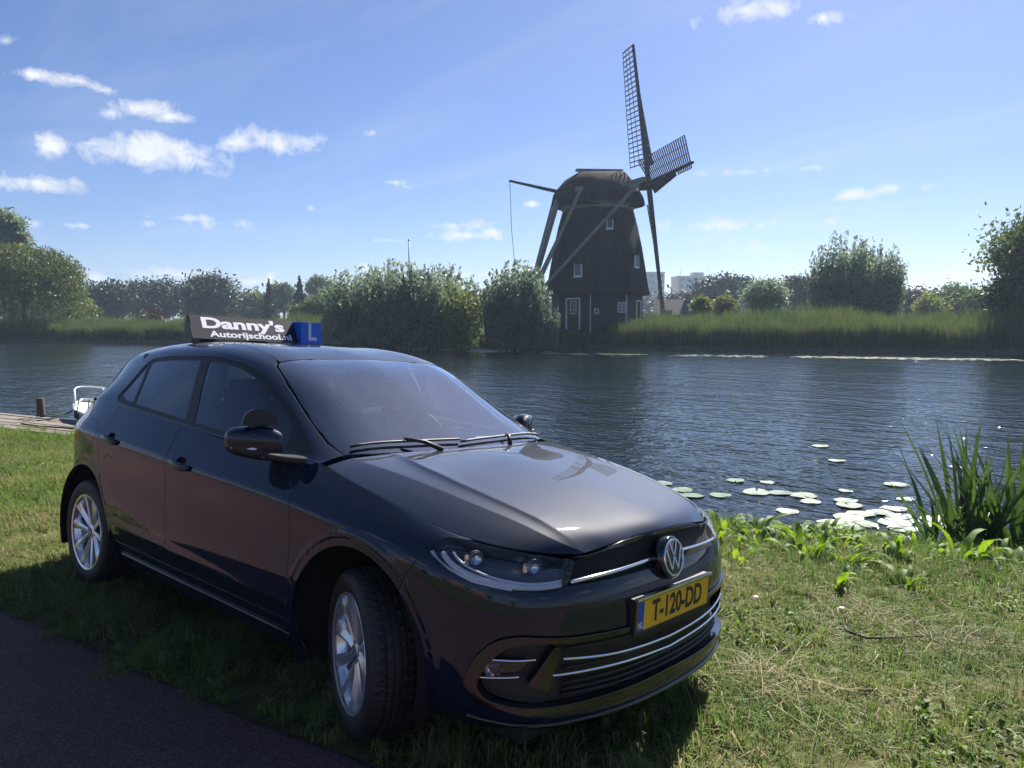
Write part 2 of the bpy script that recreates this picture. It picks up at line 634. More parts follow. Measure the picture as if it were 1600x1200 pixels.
# --- lower body: a belt running from the nose round the side to the tail (columns), sill to belt line (rows)
PLAN = np.array([(.835, 0), (.824, .28), (.778, .50), (.690, .668), (.555, .775), (.36, .834), (.12, .860), (-.15, .867), (-.42, .871),
                 (-.90, .874), (-1.40, .874), (-1.90, .871), (-2.25, .866), (-2.55, .856), (-2.80, .826), (-2.99, .743),
                 (-3.13, .565), (-3.20, .28), (-3.215, 0)])
PN = np.zeros_like(PLAN)
for _i in range(len(PLAN)):
    _t = PLAN[min(_i + 1, len(PLAN) - 1)] - PLAN[max(_i - 1, 0)]
    if _i in (0, len(PLAN) - 1): _t = np.array([0, 1.0 if _i == 0 else -1.0])
    _n = np.array([_t[1], -_t[0]]); PN[_i] = _n / np.linalg.norm(_n)
CI = [0, 3, 5, 7, 9, 11, 13, 15, 18]


def brow(z, inset):
    c = np.arange(len(PLAN))
    zz, ii = np.interp(c, CI, z), np.interp(c, CI, inset)
    p = PLAN - PN * ii[:, None]
    return np.stack([p[:, 0], p[:, 1], zz], 1)


B_TOP = np.array([(.770, 0, .793), (.760, .26, .785), (.715, .45, .761), (.625, .585, .774), (.48, .688, .798), (.30, .738, .833), (.08, .757, .880),
                  (-.16, .758, .926), (-.36, .748, .963), (-.90, .771, .985), (-1.40, .772, 1.012), (-1.90, .766, 1.044), (-2.25, .757, 1.066),
                  (-2.55, .742, 1.078), (-2.78, .715, 1.076), (-2.95, .655, 1.058), (-3.08, .52, 1.02), (-3.14, .27, .99), (-3.15, 0, .985)])
B = Patch(np.array([
    brow([.170, .178, .185, .19, .19, .19, .20, .25, .27], [.07, .07, .075, .075, .085, .085, .085, .08, .10]),
    brow([.215, .222, .255, .27, .27, .27, .28, .33, .33], [.000, .012, .028, .035, .048, .050, .044, .04, .03]),
    brow([.33, .33, .37, .39, .39, .39, .40, .44, .44], [.006, .006, .008, .008, .012, .014, .010, .012, .0]),
    brow([.50, .50, .53, .55, .55, .56, .57, .58, .58], [.000, .002, .000, .000, .000, .000, .0, .000, .000]),
    brow([.64, .64, .67, .70, .72, .75, .77, .78, .79], [.020, .013, .002, .003, .006, .007, .004, .002, .012]),
    brow([.695, .690, .722, .768, .812, .850, .878, .890, .90], [.043, .033, .011, -.001, -.0045, -.004, .000, .008, .022]),
    brow([.720, .712, .742, .792, .838, .876, .902, .914, .925], [.053, .043, .019, .002, -.003, -.002, .004, .014, .030]),
    brow([.752, .735, .776, .842, .880, .918, .945, .955, .955], [.062, .052, .042, .036, .022, .022, .030, .045, .045]),
    B_TOP]), mirror='u')

# --- bonnet: rows from the centre line out to the shut line, columns from its front edge back to the wiper cowl
H_OUT = np.array([(.722, .437, .7605), (.645, .565, .7735), (.48, .688, .798), (.30, .738, .833), (.08, .757, .880), (-.16, .758, .926), (-.335, .745, .960)])
H_C = np.array([(.772, 0, .797), (.735, 0, .826), (.60, 0, .868), (.40, 0, .913), (.15, 0, .955), (-.08, 0, .984), (-.268, 0, 1.000)])


H_S = np.array([(.729, .424, .7655), (.665, .492, .802), (.53, .540, .849), (.35, .578, .890), (.12, .604, .932), (-.13, .624, .967), (-.315, .642, .986)])


def hmix(a, b, t, lift=0.0, dy=0.0):
    r = a + (b - a) * np.asarray(t)
    r[:, 2] += lift
    r[:, 1] += dy
    return r


# flat middle, a crisp shoulder (row 4), then a facet that falls to the shut line
H = Patch(np.array([
    H_C,
    hmix(H_C, H_S, np.array([.30, .36, .14]), 0.0),
    hmix(H_C, H_S, np.stack([np.full(7, .55), np.full(7, .68), [.52, .46, .41, .40, .40, .40, .40]], 1), 0.0),
    hmix(H_C, H_S, np.stack([np.full(7, .82), np.full(7, .87), [.83, .77, .73, .72, .72, .72, .72]], 1), 0.0),
    H_S,
    hmix(H_S, H_OUT, np.array([.5, .5, .44]), 0.0),
    H_OUT]), vbreaks=(4,), mirror='v')

# --- glasshouse: rows from the roof centre over the edge down to the belt line, columns from the cowl back to the tail
_g = [
    [(-.275, 0, 1.002), (-.293, .33, .998), (-.345, .64, .990), (-.372, .705, .977), (-.38, .724, .971), (-.388, .742, .965), (-.395, .760, .958)],
    [(-.620, 0, 1.178), (-.635, .33, 1.173), (-.680, .595, 1.156), (-.715, .662, 1.134), (-.728, .685, 1.107), (-.743, .724, 1.040), (-.76, .769, .978)],
    [(-1.00, 0, 1.360), (-1.01, .31, 1.356), (-1.035, .548, 1.339), (-1.06, .612, 1.312), (-1.067, .640, 1.277), (-1.085, .706, 1.135), (-1.10, .772, .996)],
    [(-1.33, 0, 1.432), (-1.33, .30, 1.428), (-1.33, .530, 1.412), (-1.33, .597, 1.383), (-1.33, .627, 1.350), (-1.33, .703, 1.18), (-1.33, .772, 1.008)],
    [(-1.72, 0, 1.452), (-1.72, .30, 1.448), (-1.72, .525, 1.430), (-1.72, .592, 1.399), (-1.72, .620, 1.366), (-1.72, .699, 1.20), (-1.72, .770, 1.032)],
    [(-2.12, 0, 1.444), (-2.12, .295, 1.439), (-2.12, .515, 1.418), (-2.12, .580, 1.384), (-2.12, .607, 1.350), (-2.12, .687, 1.20), (-2.12, .763, 1.058)],
    [(-2.50, 0, 1.415), (-2.50, .285, 1.409), (-2.50, .498, 1.384), (-2.50, .560, 1.346), (-2.50, .587, 1.311), (-2.50, .665, 1.190), (-2.50, .748, 1.077)],
    [(-2.85, 0, 1.367), (-2.84, .275, 1.359), (-2.82, .470, 1.329), (-2.81, .526, 1.289), (-2.80, .555, 1.252), (-2.78, .628, 1.163), (-2.76, .721, 1.077)],
    [(-3.00, 0, 1.322), (-2.99, .265, 1.312), (-2.965, .447, 1.279), (-2.95, .499, 1.239), (-2.94, .527, 1.208), (-2.92, .59, 1.137), (-2.89, .682, 1.067)],
    [(-3.07, 0, 1.19), (-3.06, .26, 1.18), (-3.035, .44, 1.16), (-3.025, .485, 1.14), (-3.02, .51, 1.125), (-3.00, .565, 1.085), (-2.98, .63, 1.052)],
    [(-3.15, 0, .985), (-3.145, .26, .99), (-3.12, .43, 1.0), (-3.105, .47, 1.005), (-3.095, .495, 1.01), (-3.085, .51, 1.015), (-3.08, .52, 1.02)],
]
G = Patch(np.array(_g).transpose(1, 0, 2), ubreaks=(8,), mirror='v')
# ------------------------------------------------------------------ panel builder: an outline on a surface becomes a sheet with turned-in edges
def resample(pts, step):
    out = []
    n = len(pts)
    for i in range(n):
        a, b = np.array(pts[i], float), np.array(pts[(i + 1) % n], float)
        k = max(1, int(math.ceil(np.linalg.norm(b - a) / step)))
        for j in range(k):
            out.append(a + (b - a) * j / k)
    return np.array(out)


def fillet(pts, r):
    """round the corners of a closed outline; r is a number or a list with one radius for each corner"""
    n = len(pts)
    rs = r if isinstance(r, (list, tuple)) else [r] * n
    out = []
    for i in range(n):
        p0, p, p1 = (np.array(pts[(i + k) % n], float) for k in (-1, 0, 1))
        a, b = p0 - p, p1 - p
        la, lb = np.linalg.norm(a), np.linalg.norm(b)
        d = min(rs[i], la * 0.45, lb * 0.45)
        if d < 1e-4:
            out.append(p)
            continue
        A, Bp = p + a / la * d, p + b / lb * d
        for t in np.linspace(0, 1, 6):
            out.append((1 - t) ** 2 * A + 2 * t * (1 - t) * p + t * t * Bp)
    return np.array(out)


def in_poly(P, poly):
    x, y = P[:, 0], P[:, 1]
    ins = np.zeros(len(P), bool)
    n = len(poly)
    j = n - 1
    for i in range(n):
        xi, yi = poly[i]
        xj, yj = poly[j]
        if yi != yj:
            c = ((yi > y) != (yj > y)) & (x < (xj - xi) * (y - yi) / (yj - yi) + xi)
            ins ^= c
        j = i
    return ins


def panel_mesh(name, S, outline, holes=(), step=0.014, gap=0.003, depth=0.012, off=0.0, sym=False, lip=True, side=-1, flip=False, profile=None, vlines=()):
    """outline, holes: arrays of (u,v) on surface S. off lifts the sheet along its normal. side -1 = car's right, +1 = left, sym = both halves in one mesh"""
    sc = np.array([S.Lu, S.Lv])
    polys = [np.asarray(outline) * sc] + [np.asarray(h) * sc for h in holes]
    polys = [resample(p, step) for p in polys]
    lo, hi = polys[0].min(0), polys[0].max(0)
    gx = np.arange(lo[0] + step * .5, hi[0], step)
    gy = np.arange(lo[1] + step * .5, hi[1], step * 0.8)
    GX, GY = np.meshgrid(gx, gy)
    GX = GX + (np.arange(len(gy)) % 2)[:, None] * step * .5
    pts = np.stack([GX.ravel(), GY.ravel()], 1)
    keep = in_poly(pts, polys[0])
    for h in polys[1:]:
        keep &= ~in_poly(pts, h)
    pts = pts[keep]
    allb = np.concatenate(polys)
    if len(pts):
        dmin = np.full(len(pts), 9.0)
        for k in range(0, len(allb), 400):
            dmin = np.minimum(dmin, np.sqrt(((pts[:, None] - allb[None, k:k + 400]) ** 2).sum(2)).min(1))
        pts = pts[dmin > step * 0.45]
    for vl in vlines:                     # keep a row of vertices along a crease
        if len(pts):
            pts = pts[np.abs(pts[:, 1] - vl * S.Lv) > step * .35]
        ln_ = np.stack([np.arange(lo[0] + step * .3, hi[0] - step * .3, step * .7), np.zeros(len(np.arange(lo[0] + step * .3, hi[0] - step * .3, step * .7)))], 1)
        for dv in (-.004, 0.0, .004):
            q_ = ln_ + [0, vl * S.Lv + dv]
            pts = np.concatenate([pts, q_[in_poly(q_, polys[0])]])
    V2 = np.concatenate([allb, pts])
    edges = []
    k = 0
    for p in polys:
        n = len(p)
        edges += [(k + i, k + (i + 1) % n) for i in range(n)]
        k += n
    res = delaunay_2d_cdt([Vector(p) for p in V2], edges, [], 0, 1e-7)
    P2 = np.array([tuple(p) for p in res[0]])
    T = np.array([f for f in res[2] if len(f) == 3])
    cen = P2[T].mean(1)
    ok = in_poly(cen, polys[0])
    for h in polys[1:]:
        ok &= ~in_poly(cen, h)
    T = T[ok]
    used = np.unique(T)
    remap = -np.ones(len(P2), int)
    remap[used] = np.arange(len(used))
    P2, T = P2[used], remap[T]
    u, v = np.clip(P2[:, 0] / S.Lu, 0, 1), np.clip(P2[:, 1] / S.Lv, 0, 1)
    P = S.ev(u, v)
    N = S.normal(u, v)
    if N[:, 1].sum() + N[:, 2].sum() * 2 + np.abs(N[:, 0]).sum() * 0 < 0 or flip:
        N = -N
    # make triangle winding agree with N
    tn = np.cross(P[T[:, 1]] - P[T[:, 0]], P[T[:, 2]] - P[T[:, 0]])
    bad = (tn * N[T].mean(1)).sum(1) < 0
    T[bad] = T[bad][:, ::-1]
    if profile is not None:
        sg = 1.0 if (S.normal(u[:1], v[:1]) * N[:1]).sum() > 0 else -1.0

        def disp(a, b):
            q = S.ev(a, b)
            return q + S.normal(a, b) * (sg * profile(q))[:, None]
        hu, hv = .003 / S.Lu, .003 / S.Lv
        N0 = N
        N = np.cross(disp(u + hu, v) - disp(u - hu, v), disp(u, v + hv) - disp(u, v - hv)) * sg
        N /= np.maximum(np.linalg.norm(N, axis=1, keepdims=True), 1e-12)
        N = np.where((N * N0).sum(1, keepdims=True) < 0.2, N0, N)
        P = P + N0 * profile(P)[:, None]
    P = P + N * off
    # boundary loops
    E = np.concatenate([T[:, [0, 1]], T[:, [1, 2]], T[:, [2, 0]]])
    key = np.sort(E, 1)
    _, inv_, cnt = np.unique(key, axis=0, return_inverse=True, return_counts=True)
    bE = E[cnt[inv_.ravel()] == 1]
    if sym:
        bE = bE[~((np.abs(P[bE[:, 0], 1]) < 1e-4) & (np.abs(P[bE[:, 1], 1]) < 1e-4))]
    out = np.zeros_like(P)
    d = P[bE[:, 1]] - P[bE[:, 0]]
    o = np.cross(d, N[bE[:, 0]])
    o /= np.maximum(np.linalg.norm(o, axis=1, keepdims=True), 1e-9)
    np.add.at(out, bE[:, 0], o)
    np.add.at(out, bE[:, 1], o)
    ln = np.linalg.norm(out, axis=1, keepdims=True)
    bv = np.where(ln[:, 0] > 1e-6)[0]
    out[bv] /= ln[bv]
    P[bv] -= out[bv] * gap
    V, NN, F = [P], [N], [T]
    if lip and len(bE):
        m = -np.ones(len(P), int)
        m[bv] = np.arange(len(bv))
        k0 = len(P)
        nb = len(bv)
        r = min(0.0022, depth * .4)
        r1 = P[bv] + out[bv] * r * .75 - N[bv] * r * .35
        r2 = P[bv] + out[bv] * r - N[bv] * r * 1.1
        r3 = P[bv] + out[bv] * r - N[bv] * depth
        V += [r1, r2, r3]
        nn = N[bv] + out[bv] * .7
        NN += [nn / np.linalg.norm(nn, axis=1, keepdims=True), out[bv], out[bv]]
        a, b = bE[:, 0], bE[:, 1]
        A, Bi = m[a], m[b]
        for q0, q1 in (((a, b), (k0 + A, k0 + Bi)), ((k0 + A, k0 + Bi), (k0 + nb + A, k0 + nb + Bi)), ((k0 + nb + A, k0 + nb + Bi), (k0 + 2 * nb + A, k0 + 2 * nb + Bi))):
            F.append(np.stack([q0[0], q1[0], q1[1]], 1))
            F.append(np.stack([q0[0], q1[1], q0[1]], 1))
    V, NN, F = np.concatenate(V), np.concatenate(NN), np.concatenate(F)
    if sym:
        n = len(V)
        V = np.concatenate([V, V * [1, -1, 1]])
        NN = np.concatenate([NN, NN * [1, -1, 1]])
        c = np.abs(V[:, 1]) < 1e-4
        NN[c, 1] = 0
        F = np.concatenate([F, F[:, ::-1] + n])
    elif side < 0:
        V = V * [1, -1, 1]
        NN = NN * [1, -1, 1]
        F = F[:, ::-1]
    NN = NN / np.maximum(np.linalg.norm(NN, axis=1, keepdims=True), 1e-9)
    return fast_mesh(name, V, F, smooth=True, normals=NN)


def uvs(S, kind, pts, ur=(0, 1), r=0.0, step=0.02):
    p = fillet(pts, r) if (isinstance(r, (list, tuple)) or r > 0) else np.array(pts, float)
    p = resample(p, step)
    u, v = S.inv(kind, p, ur)
    return np.stack([u, v], 1)


def open_uvs(S, kind, pts, ur=(0, 1), step=0.015):
    out = []
    for a, b in zip(pts[:-1], pts[1:]):
        a, b = np.array(a, float), np.array(b, float)
        k = max(1, int(math.ceil(np.linalg.norm(b - a) / step)))
        out += [a + (b - a) * j / k for j in range(k)]
    out.append(np.array(pts[-1], float))
    u, v = S.inv(kind, np.array(out), ur)
    return np.stack([u, v], 1)


def vline(S, u0, u1, v, step=0.02):
    k = max(2, int(abs(u1 - u0) * S.Lu / step))
    return np.stack([np.linspace(u0, u1, k), np.full(k, v)], 1)


def arc(c, r, a0, a1, n=40):
    t = np.radians(np.linspace(a0, a1, n))
    return [(c[0] + r * math.cos(x), c[1] + r * math.sin(x)) for x in t]


def surf_tube(S, uvp, r, off=0.0, seg=8, both=True, n=None, flat=1.0):
    """a thin bar that follows a path on the surface, mirrored on the other side (path from centre when it starts at u=0)"""
    uvp = np.asarray(uvp, float)
    if n:
        t = np.linspace(0, 1, len(uvp))
        q = np.linspace(0, 1, n)
        uvp = np.stack([cardinal(t, q) @ uvp[:, 0], cardinal(t, q) @ uvp[:, 1]], 1)
    P = S.ev(uvp[:, 0], uvp[:, 1])
    N = S.normal(uvp[:, 0], uvp[:, 1])
    if N[:, 0].sum() + N[:, 1].sum() + N[:, 2].sum() < 0: N = -N
    return P + N * off
# ------------------------------------------------------------------ car materials
def paint_mat():
    m, nt, b = new_mat("dark_pearl_paint")
    pset(b, color=(0.0035, 0.0045, 0.0075), rough=0.5, metal=0.0, spec=0.05, coat=1.0, coat_rough=0.015)
    n = nodes_noise(nt, 900.0, 2.0, 0.5)
    nt.links.new(ramp(nt, n.outputs[0], [(0.4, (0.0032, 0.0075, 0.0215)), (0.75, (0.0070, 0.0125, 0.0300))]), b.inputs['Base Color'])
    d = nodes_noise(nt, 7.0, 8.0, 0.72)
    r = ramp(nt, d.outputs[0], [(0.35, (0.008,) * 3), (0.8, (0.026,) * 3)])
    nt.links.new(r, b.inputs['Coat Roughness'])
    return m


M = {}
M['paint'] = paint_mat()
M['black_gloss'] = simple_mat('black_gloss_plastic', (0.004, 0.004, 0.005), 0.12, coat=0.6, coat_rough=0.04)
M['black'] = simple_mat('black_plastic', (0.012, 0.012, 0.013), 0.5, bump_s=0.08, bscale=400)
M['black_matt'] = simple_mat('dark_underbody', (0.006, 0.006, 0.007), 0.85)
M['rubber'] = simple_mat('tyre_rubber', (0.016, 0.016, 0.017), 0.62, var=0.35, vscale=14, bump_s=0.1, bscale=150)
M['chrome'] = simple_mat('chrome', (0.80, 0.81, 0.83), 0.09, var=0.03, metal=1.0)
M['alloy'] = simple_mat('silver_alloy', (0.78, 0.79, 0.81), 0.22, var=0.05, metal=0.7, coat=0.4, coat_rough=0.08)
M['alloy_dark'] = simple_mat('grey_alloy', (0.10, 0.105, 0.115), 0.4, metal=0.6)
M['interior'] = simple_mat('dark_fabric', (0.075, 0.08, 0.09), 0.85, bump_s=0.2, bscale=300)
M['dash'] = simple_mat('soft_dash', (0.11, 0.118, 0.13), 0.65, bump_s=0.15, bscale=300)
M['grey_trim'] = simple_mat('grey_headliner', (0.34, 0.345, 0.35), 0.9)
M['windscreen'] = glass_mat('windscreen_glass', (0.80, 0.88, 0.90), 1.52, 0.0, 2.6, 0.0)
M['side_glass'] = glass_mat('side_glass', (0.72, 0.78, 0.80), 1.52, 0.0, 1.5, 0.0)
M['privacy'] = glass_mat('privacy_glass', (0.12, 0.13, 0.14), 1.52, 0.0, 1.5, 0.0)
M['lens'] = glass_mat('clear_lens', (0.93, 0.95, 0.97), 1.5, 0.0, .75)
M['led_tube'] = simple_mat('light_guide', (0.88, 0.90, 0.94), 0.18, var=0.05, spec=0.6)
M['red_lens'] = simple_mat('red_lens', (0.42, 0.012, 0.012), 0.08, coat=1.0, coat_rough=0.02)
M['amber_lens'] = simple_mat('amber_lens', (0.60, 0.16, 0.03), 0.1, coat=1.0, coat_rough=0.02)
M['plate_yellow'] = simple_mat('plate_yellow', (0.85, 0.47, 0.02), 0.45, var=0.05)
M['plate_blue'] = simple_mat('plate_blue', (0.01, 0.06, 0.40), 0.45, var=0.05)
M['ink'] = simple_mat('black_ink', (0.012, 0.012, 0.012), 0.5)
M['white'] = simple_mat('white_ink', (0.80, 0.80, 0.80), 0.5, var=0.04)
M['mirror'] = simple_mat('mirror_glass', (0.85, 0.86, 0.88), 0.01, var=0.01, metal=1.0)

CAR = empty('parked_car', (0, 0, 0), (rad(-3.45), 0, 0))
tag(CAR, 'dark blue-black five-door hatchback with silver alloy wheels parked on the grass bank', 'car')
car_parts = {}


def cpart(name, me, mat, parent=None):
    return link(name, me, M[mat] if isinstance(mat, str) else mat, parent or CAR)


def both_sides(name, S, outline, mat, parent=None, **kw):
    """the panel on the car's right, then its mirror image on the left"""
    res = []
    for sd in (-1, 1):
        p = parent[(sd + 1) // 2] if isinstance(parent, (list, tuple)) else parent
        res.append(cpart(name, panel_mesh(name, S, outline, side=sd, **kw), mat, p))
    return res


FRONT = (0, B.ku[6])
SIDE = (B.ku[4], B.ku[15])
FA, FR = (-0.002, 0.338), 0.372          # front wheel arch
RA, RR = (-2.555, 0.335), 0.366        # rear wheel arch
cat = np.concatenate


def uvs_open_arc(c, r, a0, a1, n=46):
    p = np.array(arc(c, r, a0, a1, n))
    u, v = B.inv('s', p, SIDE)
    return np.stack([u, v], 1)


def flare(c):
    """wheel-arch lip: the panel swells slightly towards the opening"""
    def f(P):
        d = np.hypot(P[:, 0] - c[0], P[:, 2] - c[1]) - (FR if c is FA else RR)
        t = np.clip(1 - d / 0.062, 0, 1)
        edge = np.clip((d - 0.030) / 0.008, 0, 1)
        return 0.007 * t ** 0.6 * (P[:, 2] > 0.15) - 0.0035 * (1 - edge) * (P[:, 2] > 0.15)
    return f


# angles where the arches meet the sill (z = 0.26 / 0.2) and the bumper joint
def arch_angle(z):
    return math.degrees(math.asin((z - FA[1]) / FR))


def utop(x):
    """u where the belt line passes x"""
    g = np.linspace(*SIDE, 500)
    return float(np.interp(-x, -B.ev(g, np.ones(500))[:, 0], g))


# headlight outline (u,v on the belt surface)
HL = np.array([(.2038, .8594), (.1888, .945), (.170, .984), (.1502, .990), (.1183, .985), (.0985, .935), (.0945, .8633), (.1025, .760),
               (.113, .744), (.1409, .7337), (.1653, .7431), (.1838, .7888)])
HLf = fillet(HL * [B.Lu, B.Lv], [.012, .02, .03, .03, .03, .02, .012, .01, .02, .03, .04, .04]) / [B.Lu, B.Lv]
u_arch_f = uvs_open_arc(FA, FR, 47.0, 47.0, 2)[0]        # where bumper and fender meet at the arch
fb_joint = np.array([(.2038, .8594), u_arch_f])
a_bot = arch_angle(0.205)
GR_IN = .0945                                            # outer end of the upper grille

# front bumper
bottom_u = uvs_open_arc(FA, FR, a_bot, a_bot, 2)[0]
bump_out = cat([
    vline(B, 0, bottom_u[0] - .002, 0.0), uvs_open_arc(FA, FR, a_bot, 47.0),
    np.array([u_arch_f + (fb_joint[0] - u_arch_f) * t for t in (.35, .7)]),
    np.array([(.2038, .8594), (.1838, .7888), (.1653, .7431), (.1409, .7337), (.113, .744), (.1025, .757)]),
    vline(B, .098, 0, .757)])
FRAME_O = np.array([(0, .462), (.06, .466), (.0985, .4751), (.1342, .4953), (.1495, .463), (.1631, .3626), (.1695, .245), (.1610, .186), (.1382, .172), (.09, .170), (0, .176)])
FRAME_Of = fillet(FRAME_O * [B.Lu, B.Lv], [0, .01, .02, .05, .05, .05, .05, .05, .05, .01, 0]) / [B.Lu, B.Lv]
FRAME_I = np.array([(0, .438), (.06, .442), (.0975, .450), (.130, .460), (.1425, .436), (.1545, .350), (.1600, .255), (.1540, .216), (.1370, .206), (.09, .204), (0, .208)])
FRAME_If = fillet(FRAME_I * [B.Lu, B.Lv], [0, .01, .02, .04, .05, .04, .04, .04, .04, .01, 0]) / [B.Lu, B.Lv]
bumper = cpart('front_bumper', panel_mesh('front_bumper', B, bump_out, [FRAME_Of], sym=True, profile=flare(FA), step=.013), 'paint')
# dark surround of the lower intake and what sits in it
cpart('intake_frame', panel_mesh('intake_frame', B, FRAME_Of, [FRAME_If], sym=True, off=.011, depth=.05, step=.010), 'black_gloss', bumper)
cpart('lower_grille', panel_mesh('lower_grille', B, FRAME_If, [], sym=True, off=-.035, depth=.004, step=.015), 'black', bumper)


def mirrored_tube(name, path, r, mat, parent, seg=8, closed_center=True):
    P = np.asarray(path)
    L = [tuple(p) for p in P]
    if closed_center:
        pts = [(p[0], -p[1], p[2]) for p in reversed(L)] + L[1:]
        return MB().tube(pts, r, seg).build(name, M[mat], parent, smooth=True)
    res = []
    for s in (-1, 1):
        res.append(MB().tube([(p[0], s * p[1], p[2]) for p in L], r, seg).build(name, M[mat], parent, smooth=True))
    return res


for (path, nm) in (([(0, .3440), (.03, .351), (.0648, .3624), (.0875, .375), (.1066, .3885)], 'chrome_strip'),
                   ([(0, .296), (.03, .305), (.064, .3145), (.090, .321), (.1129, .3269)], 'chrome_strip')):
    P = surf_tube(B, path, 0, .004, n=24)
    mirrored_tube(nm, P, .0055, 'chrome', bumper)
for path in ([(.1542, .376), (.139, .386), (.1243, .3947)], [(.1608, .2926), (.147, .309), (.1342, .3244)]):
    P = surf_tube(B, path, 0, .002, n=14)
    mirrored_tube('fog_lamp_trim', P, .0045, 'chrome', bumper, closed_center=False)
for vv in (.222, .244, .268, .325, .405, .425):               # horizontal bars of the lower grille
    P = surf_tube(B, [(0, vv), (.04, vv + .003), (.07, vv + .006), (.104, vv + .012)], 0, -.018, n=20)
    mirrored_tube('grille_bar', P, .006, 'black', bumper)
# fog lamps: bowl, lens and blanking plate
FOG = fillet(np.array([(.1560, .366), (.127, .384), (.136, .330), (.1600, .302)]) * [B.Lu, B.Lv], .012) / [B.Lu, B.Lv]
both_sides('fog_lamp_panel', B, FOG, 'black_gloss', bumper, off=-.012, depth=.02, step=.012)
for sd in (-1, 1):
    p = B.ev(np.array([.1497]), np.array([.342]))[0] * [1, sd, 1]
    nrm = Vector((.80, .58 * sd, 0.05)).normalized()
    rot = Vector((0, 0, 1)).rotation_difference(nrm).to_matrix()
    fl = MB()
    prof = [(.0, -.012), (.007, -.011), (.008, -.002), (.010, -.010), (.020, -.006), (.027, .002), (.030, .010)]
    fl.lathe(prof, 14)
    fl.v = [tuple(Vector(p) - nrm * .010 + rot @ Vector(q)) for q in fl.v]
    fo = fl.build('fog_lamp', M['chrome'], bumper)
    gl = MB().lathe([(.0, .014), (.018, .0125), (.030, .008)], 20)
    gl.v = [tuple(Vector(p) - nrm * .008 + rot @ Vector(q)) for q in gl.v]
    gl.build('lens', M['lens'], fo, smooth=True)
# slanted fins either side of the intake
FIN = np.array([(.1120, .445), (.1082, .422), (.1086, .390), (.1150, .258), (.1285, .2980), (.1262, .314)])
both_sides('intake_fin', B, fillet(FIN * [B.Lu, B.Lv], .01) / [B.Lu, B.Lv], 'black_gloss', bumper, off=.004, depth=.035, step=.012)
# splitter lip
P = surf_tube(B, [(0, .105), (.04, .107), (.08, .110), (.12, .112), (.150, .112), (.166, .108)], 0, .004, n=40)
mirrored_tube('splitter', P, .010, 'black_gloss', bumper)

# upper grille with its chrome bar
GRL = np.array([(0, .757), (.099, .757), (.0965, .80), (.0942, .86), (.0962, .92), (.0985, .958), (.092, .985), (.06, .99), (0, .99)])
grille = cpart('upper_grille', panel_mesh('upper_grille', B, GRL, [], sym=True, off=-.016, depth=.006, step=.014), 'black')
GTOP = np.array([(0, .940), (.093, .925), (.0985, .955), (.092, .992), (.06, .995), (0, .995)])
cpart('grille_top_cover', panel_mesh('grille_top_cover', B, GTOP, [], sym=True, off=-.003, depth=.02, step=.014), 'black_gloss', grille)
for dv, rr, mt in ((.785, .0075, 'chrome'),):
    P = surf_tube(B, [(0, dv + .012), (.03, dv + .009), (.06, dv + .003), (.085, dv - .004), (.1005, dv - .010)], 0, .002, n=24)
    mirrored_tube('chrome_bar', P, rr, mt, grille)

# headlights
hl = both_sides('headlight', B, HLf, 'alloy_dark', off=-.050, depth=.004, step=.02, gap=.001)
for i, sd in enumerate((-1, 1)):
    h = hl[i]
    cpart('lens', panel_mesh('lens', B, HLf, [], side=sd, off=-.001, depth=.045, step=.014, gap=.002), 'lens', h)
    for path, r in (([(.1995, .852), (.1872, .792), (.1682, .757), (.152, .747), (.1400, .746)], .0100),
                    ([(.1910, .862), (.1810, .812), (.1665, .781), (.152, .769), (.128, .764), (.1065, .770)], .0105),
                    ([(.1838, .880), (.1752, .832), (.1625, .804), (.149, .791), (.128, .784), (.1055, .789)], .0042)):
        P = surf_tube(B, path, 0, -.012, n=30)
        MB().tube([(p[0], sd * p[1], p[2]) for p in P], r, 8).build('running_light', M['led_tube'], h, smooth=True)
    for (uu, vv_) in ((.1640, .862), (.1230, .860)):
        p = B.ev(np.array([uu]), np.array([vv_]))[0] * [1, sd, 1]
        nrm = Vector((.88, .46 * sd, 0.08)).normalized()
        rot = Vector((0, 0, 1)).rotation_difference(nrm).to_matrix()
        def place_(m_):
            m_.v = [tuple(Vector(p) - nrm * .030 + rot @ Vector(q)) for q in m_.v]
            return m_
        place_(MB().lathe([(.027, -.016), (.028, .002), (.025, .004), (.022, .000)], 28)).build('projector', M['alloy_dark'], h, smooth=True)
        place_(MB().lathe([(.022, .0), (.018, .008), (.010, .0125), (.0, .014)], 28)).build('projector_lens', M['lens'], h, smooth=True)
        place_(MB().lathe([(.0, -.012), (.015, -.010), (.022, -.002)], 20)).build('reflector', M['chrome'], h, smooth=True)
        lateral = rot.transposed() @ Vector((-.4, sd * .9, 0))
        lateral = Vector((lateral.x, lateral.y, 0)).normalized()
        upd = rot.transposed() @ Vector((0, 0, 1))
        upd = Vector((upd.x, upd.y, 0)).normalized()
        bz_ = MB()
        for (a0, a1, b0, b1) in ((.024, .040, -.016, .016),):
            c_ = lateral * ((a0 + a1) / 2)
            r3 = Matrix((lateral, upd, Vector((0, 0, 1)))).transposed()
            bz_.box(c_, (a1 - a0, b1 - b0, .012), r3, .003)
        place_(bz_).build('bezel', M['chrome'], h)

# front fender
fend_out = cat([
    np.array([u_arch_f + (fb_joint[0] - u_arch_f) * t for t in (0.0, .35, .7)]),
    np.array([(.2038, .8594), (.1888, .945), (.170, .984)]),
    vline(B, .164, utop(-.445), 1.0),
    open_uvs(B, 's', [(-.435, .94), (-.402, .81), (-.400, .62), (-.403, .42), (-.405, .262)], SIDE),
    open_uvs(B, 's', [(-.39, .258), (-.372, .258)], SIDE),
    uvs_open_arc(FA, FR, 180 + 12.4, 47.0)])
fender = both_sides('front_fender', B, fend_out, 'paint', profile=flare(FA), step=.013)

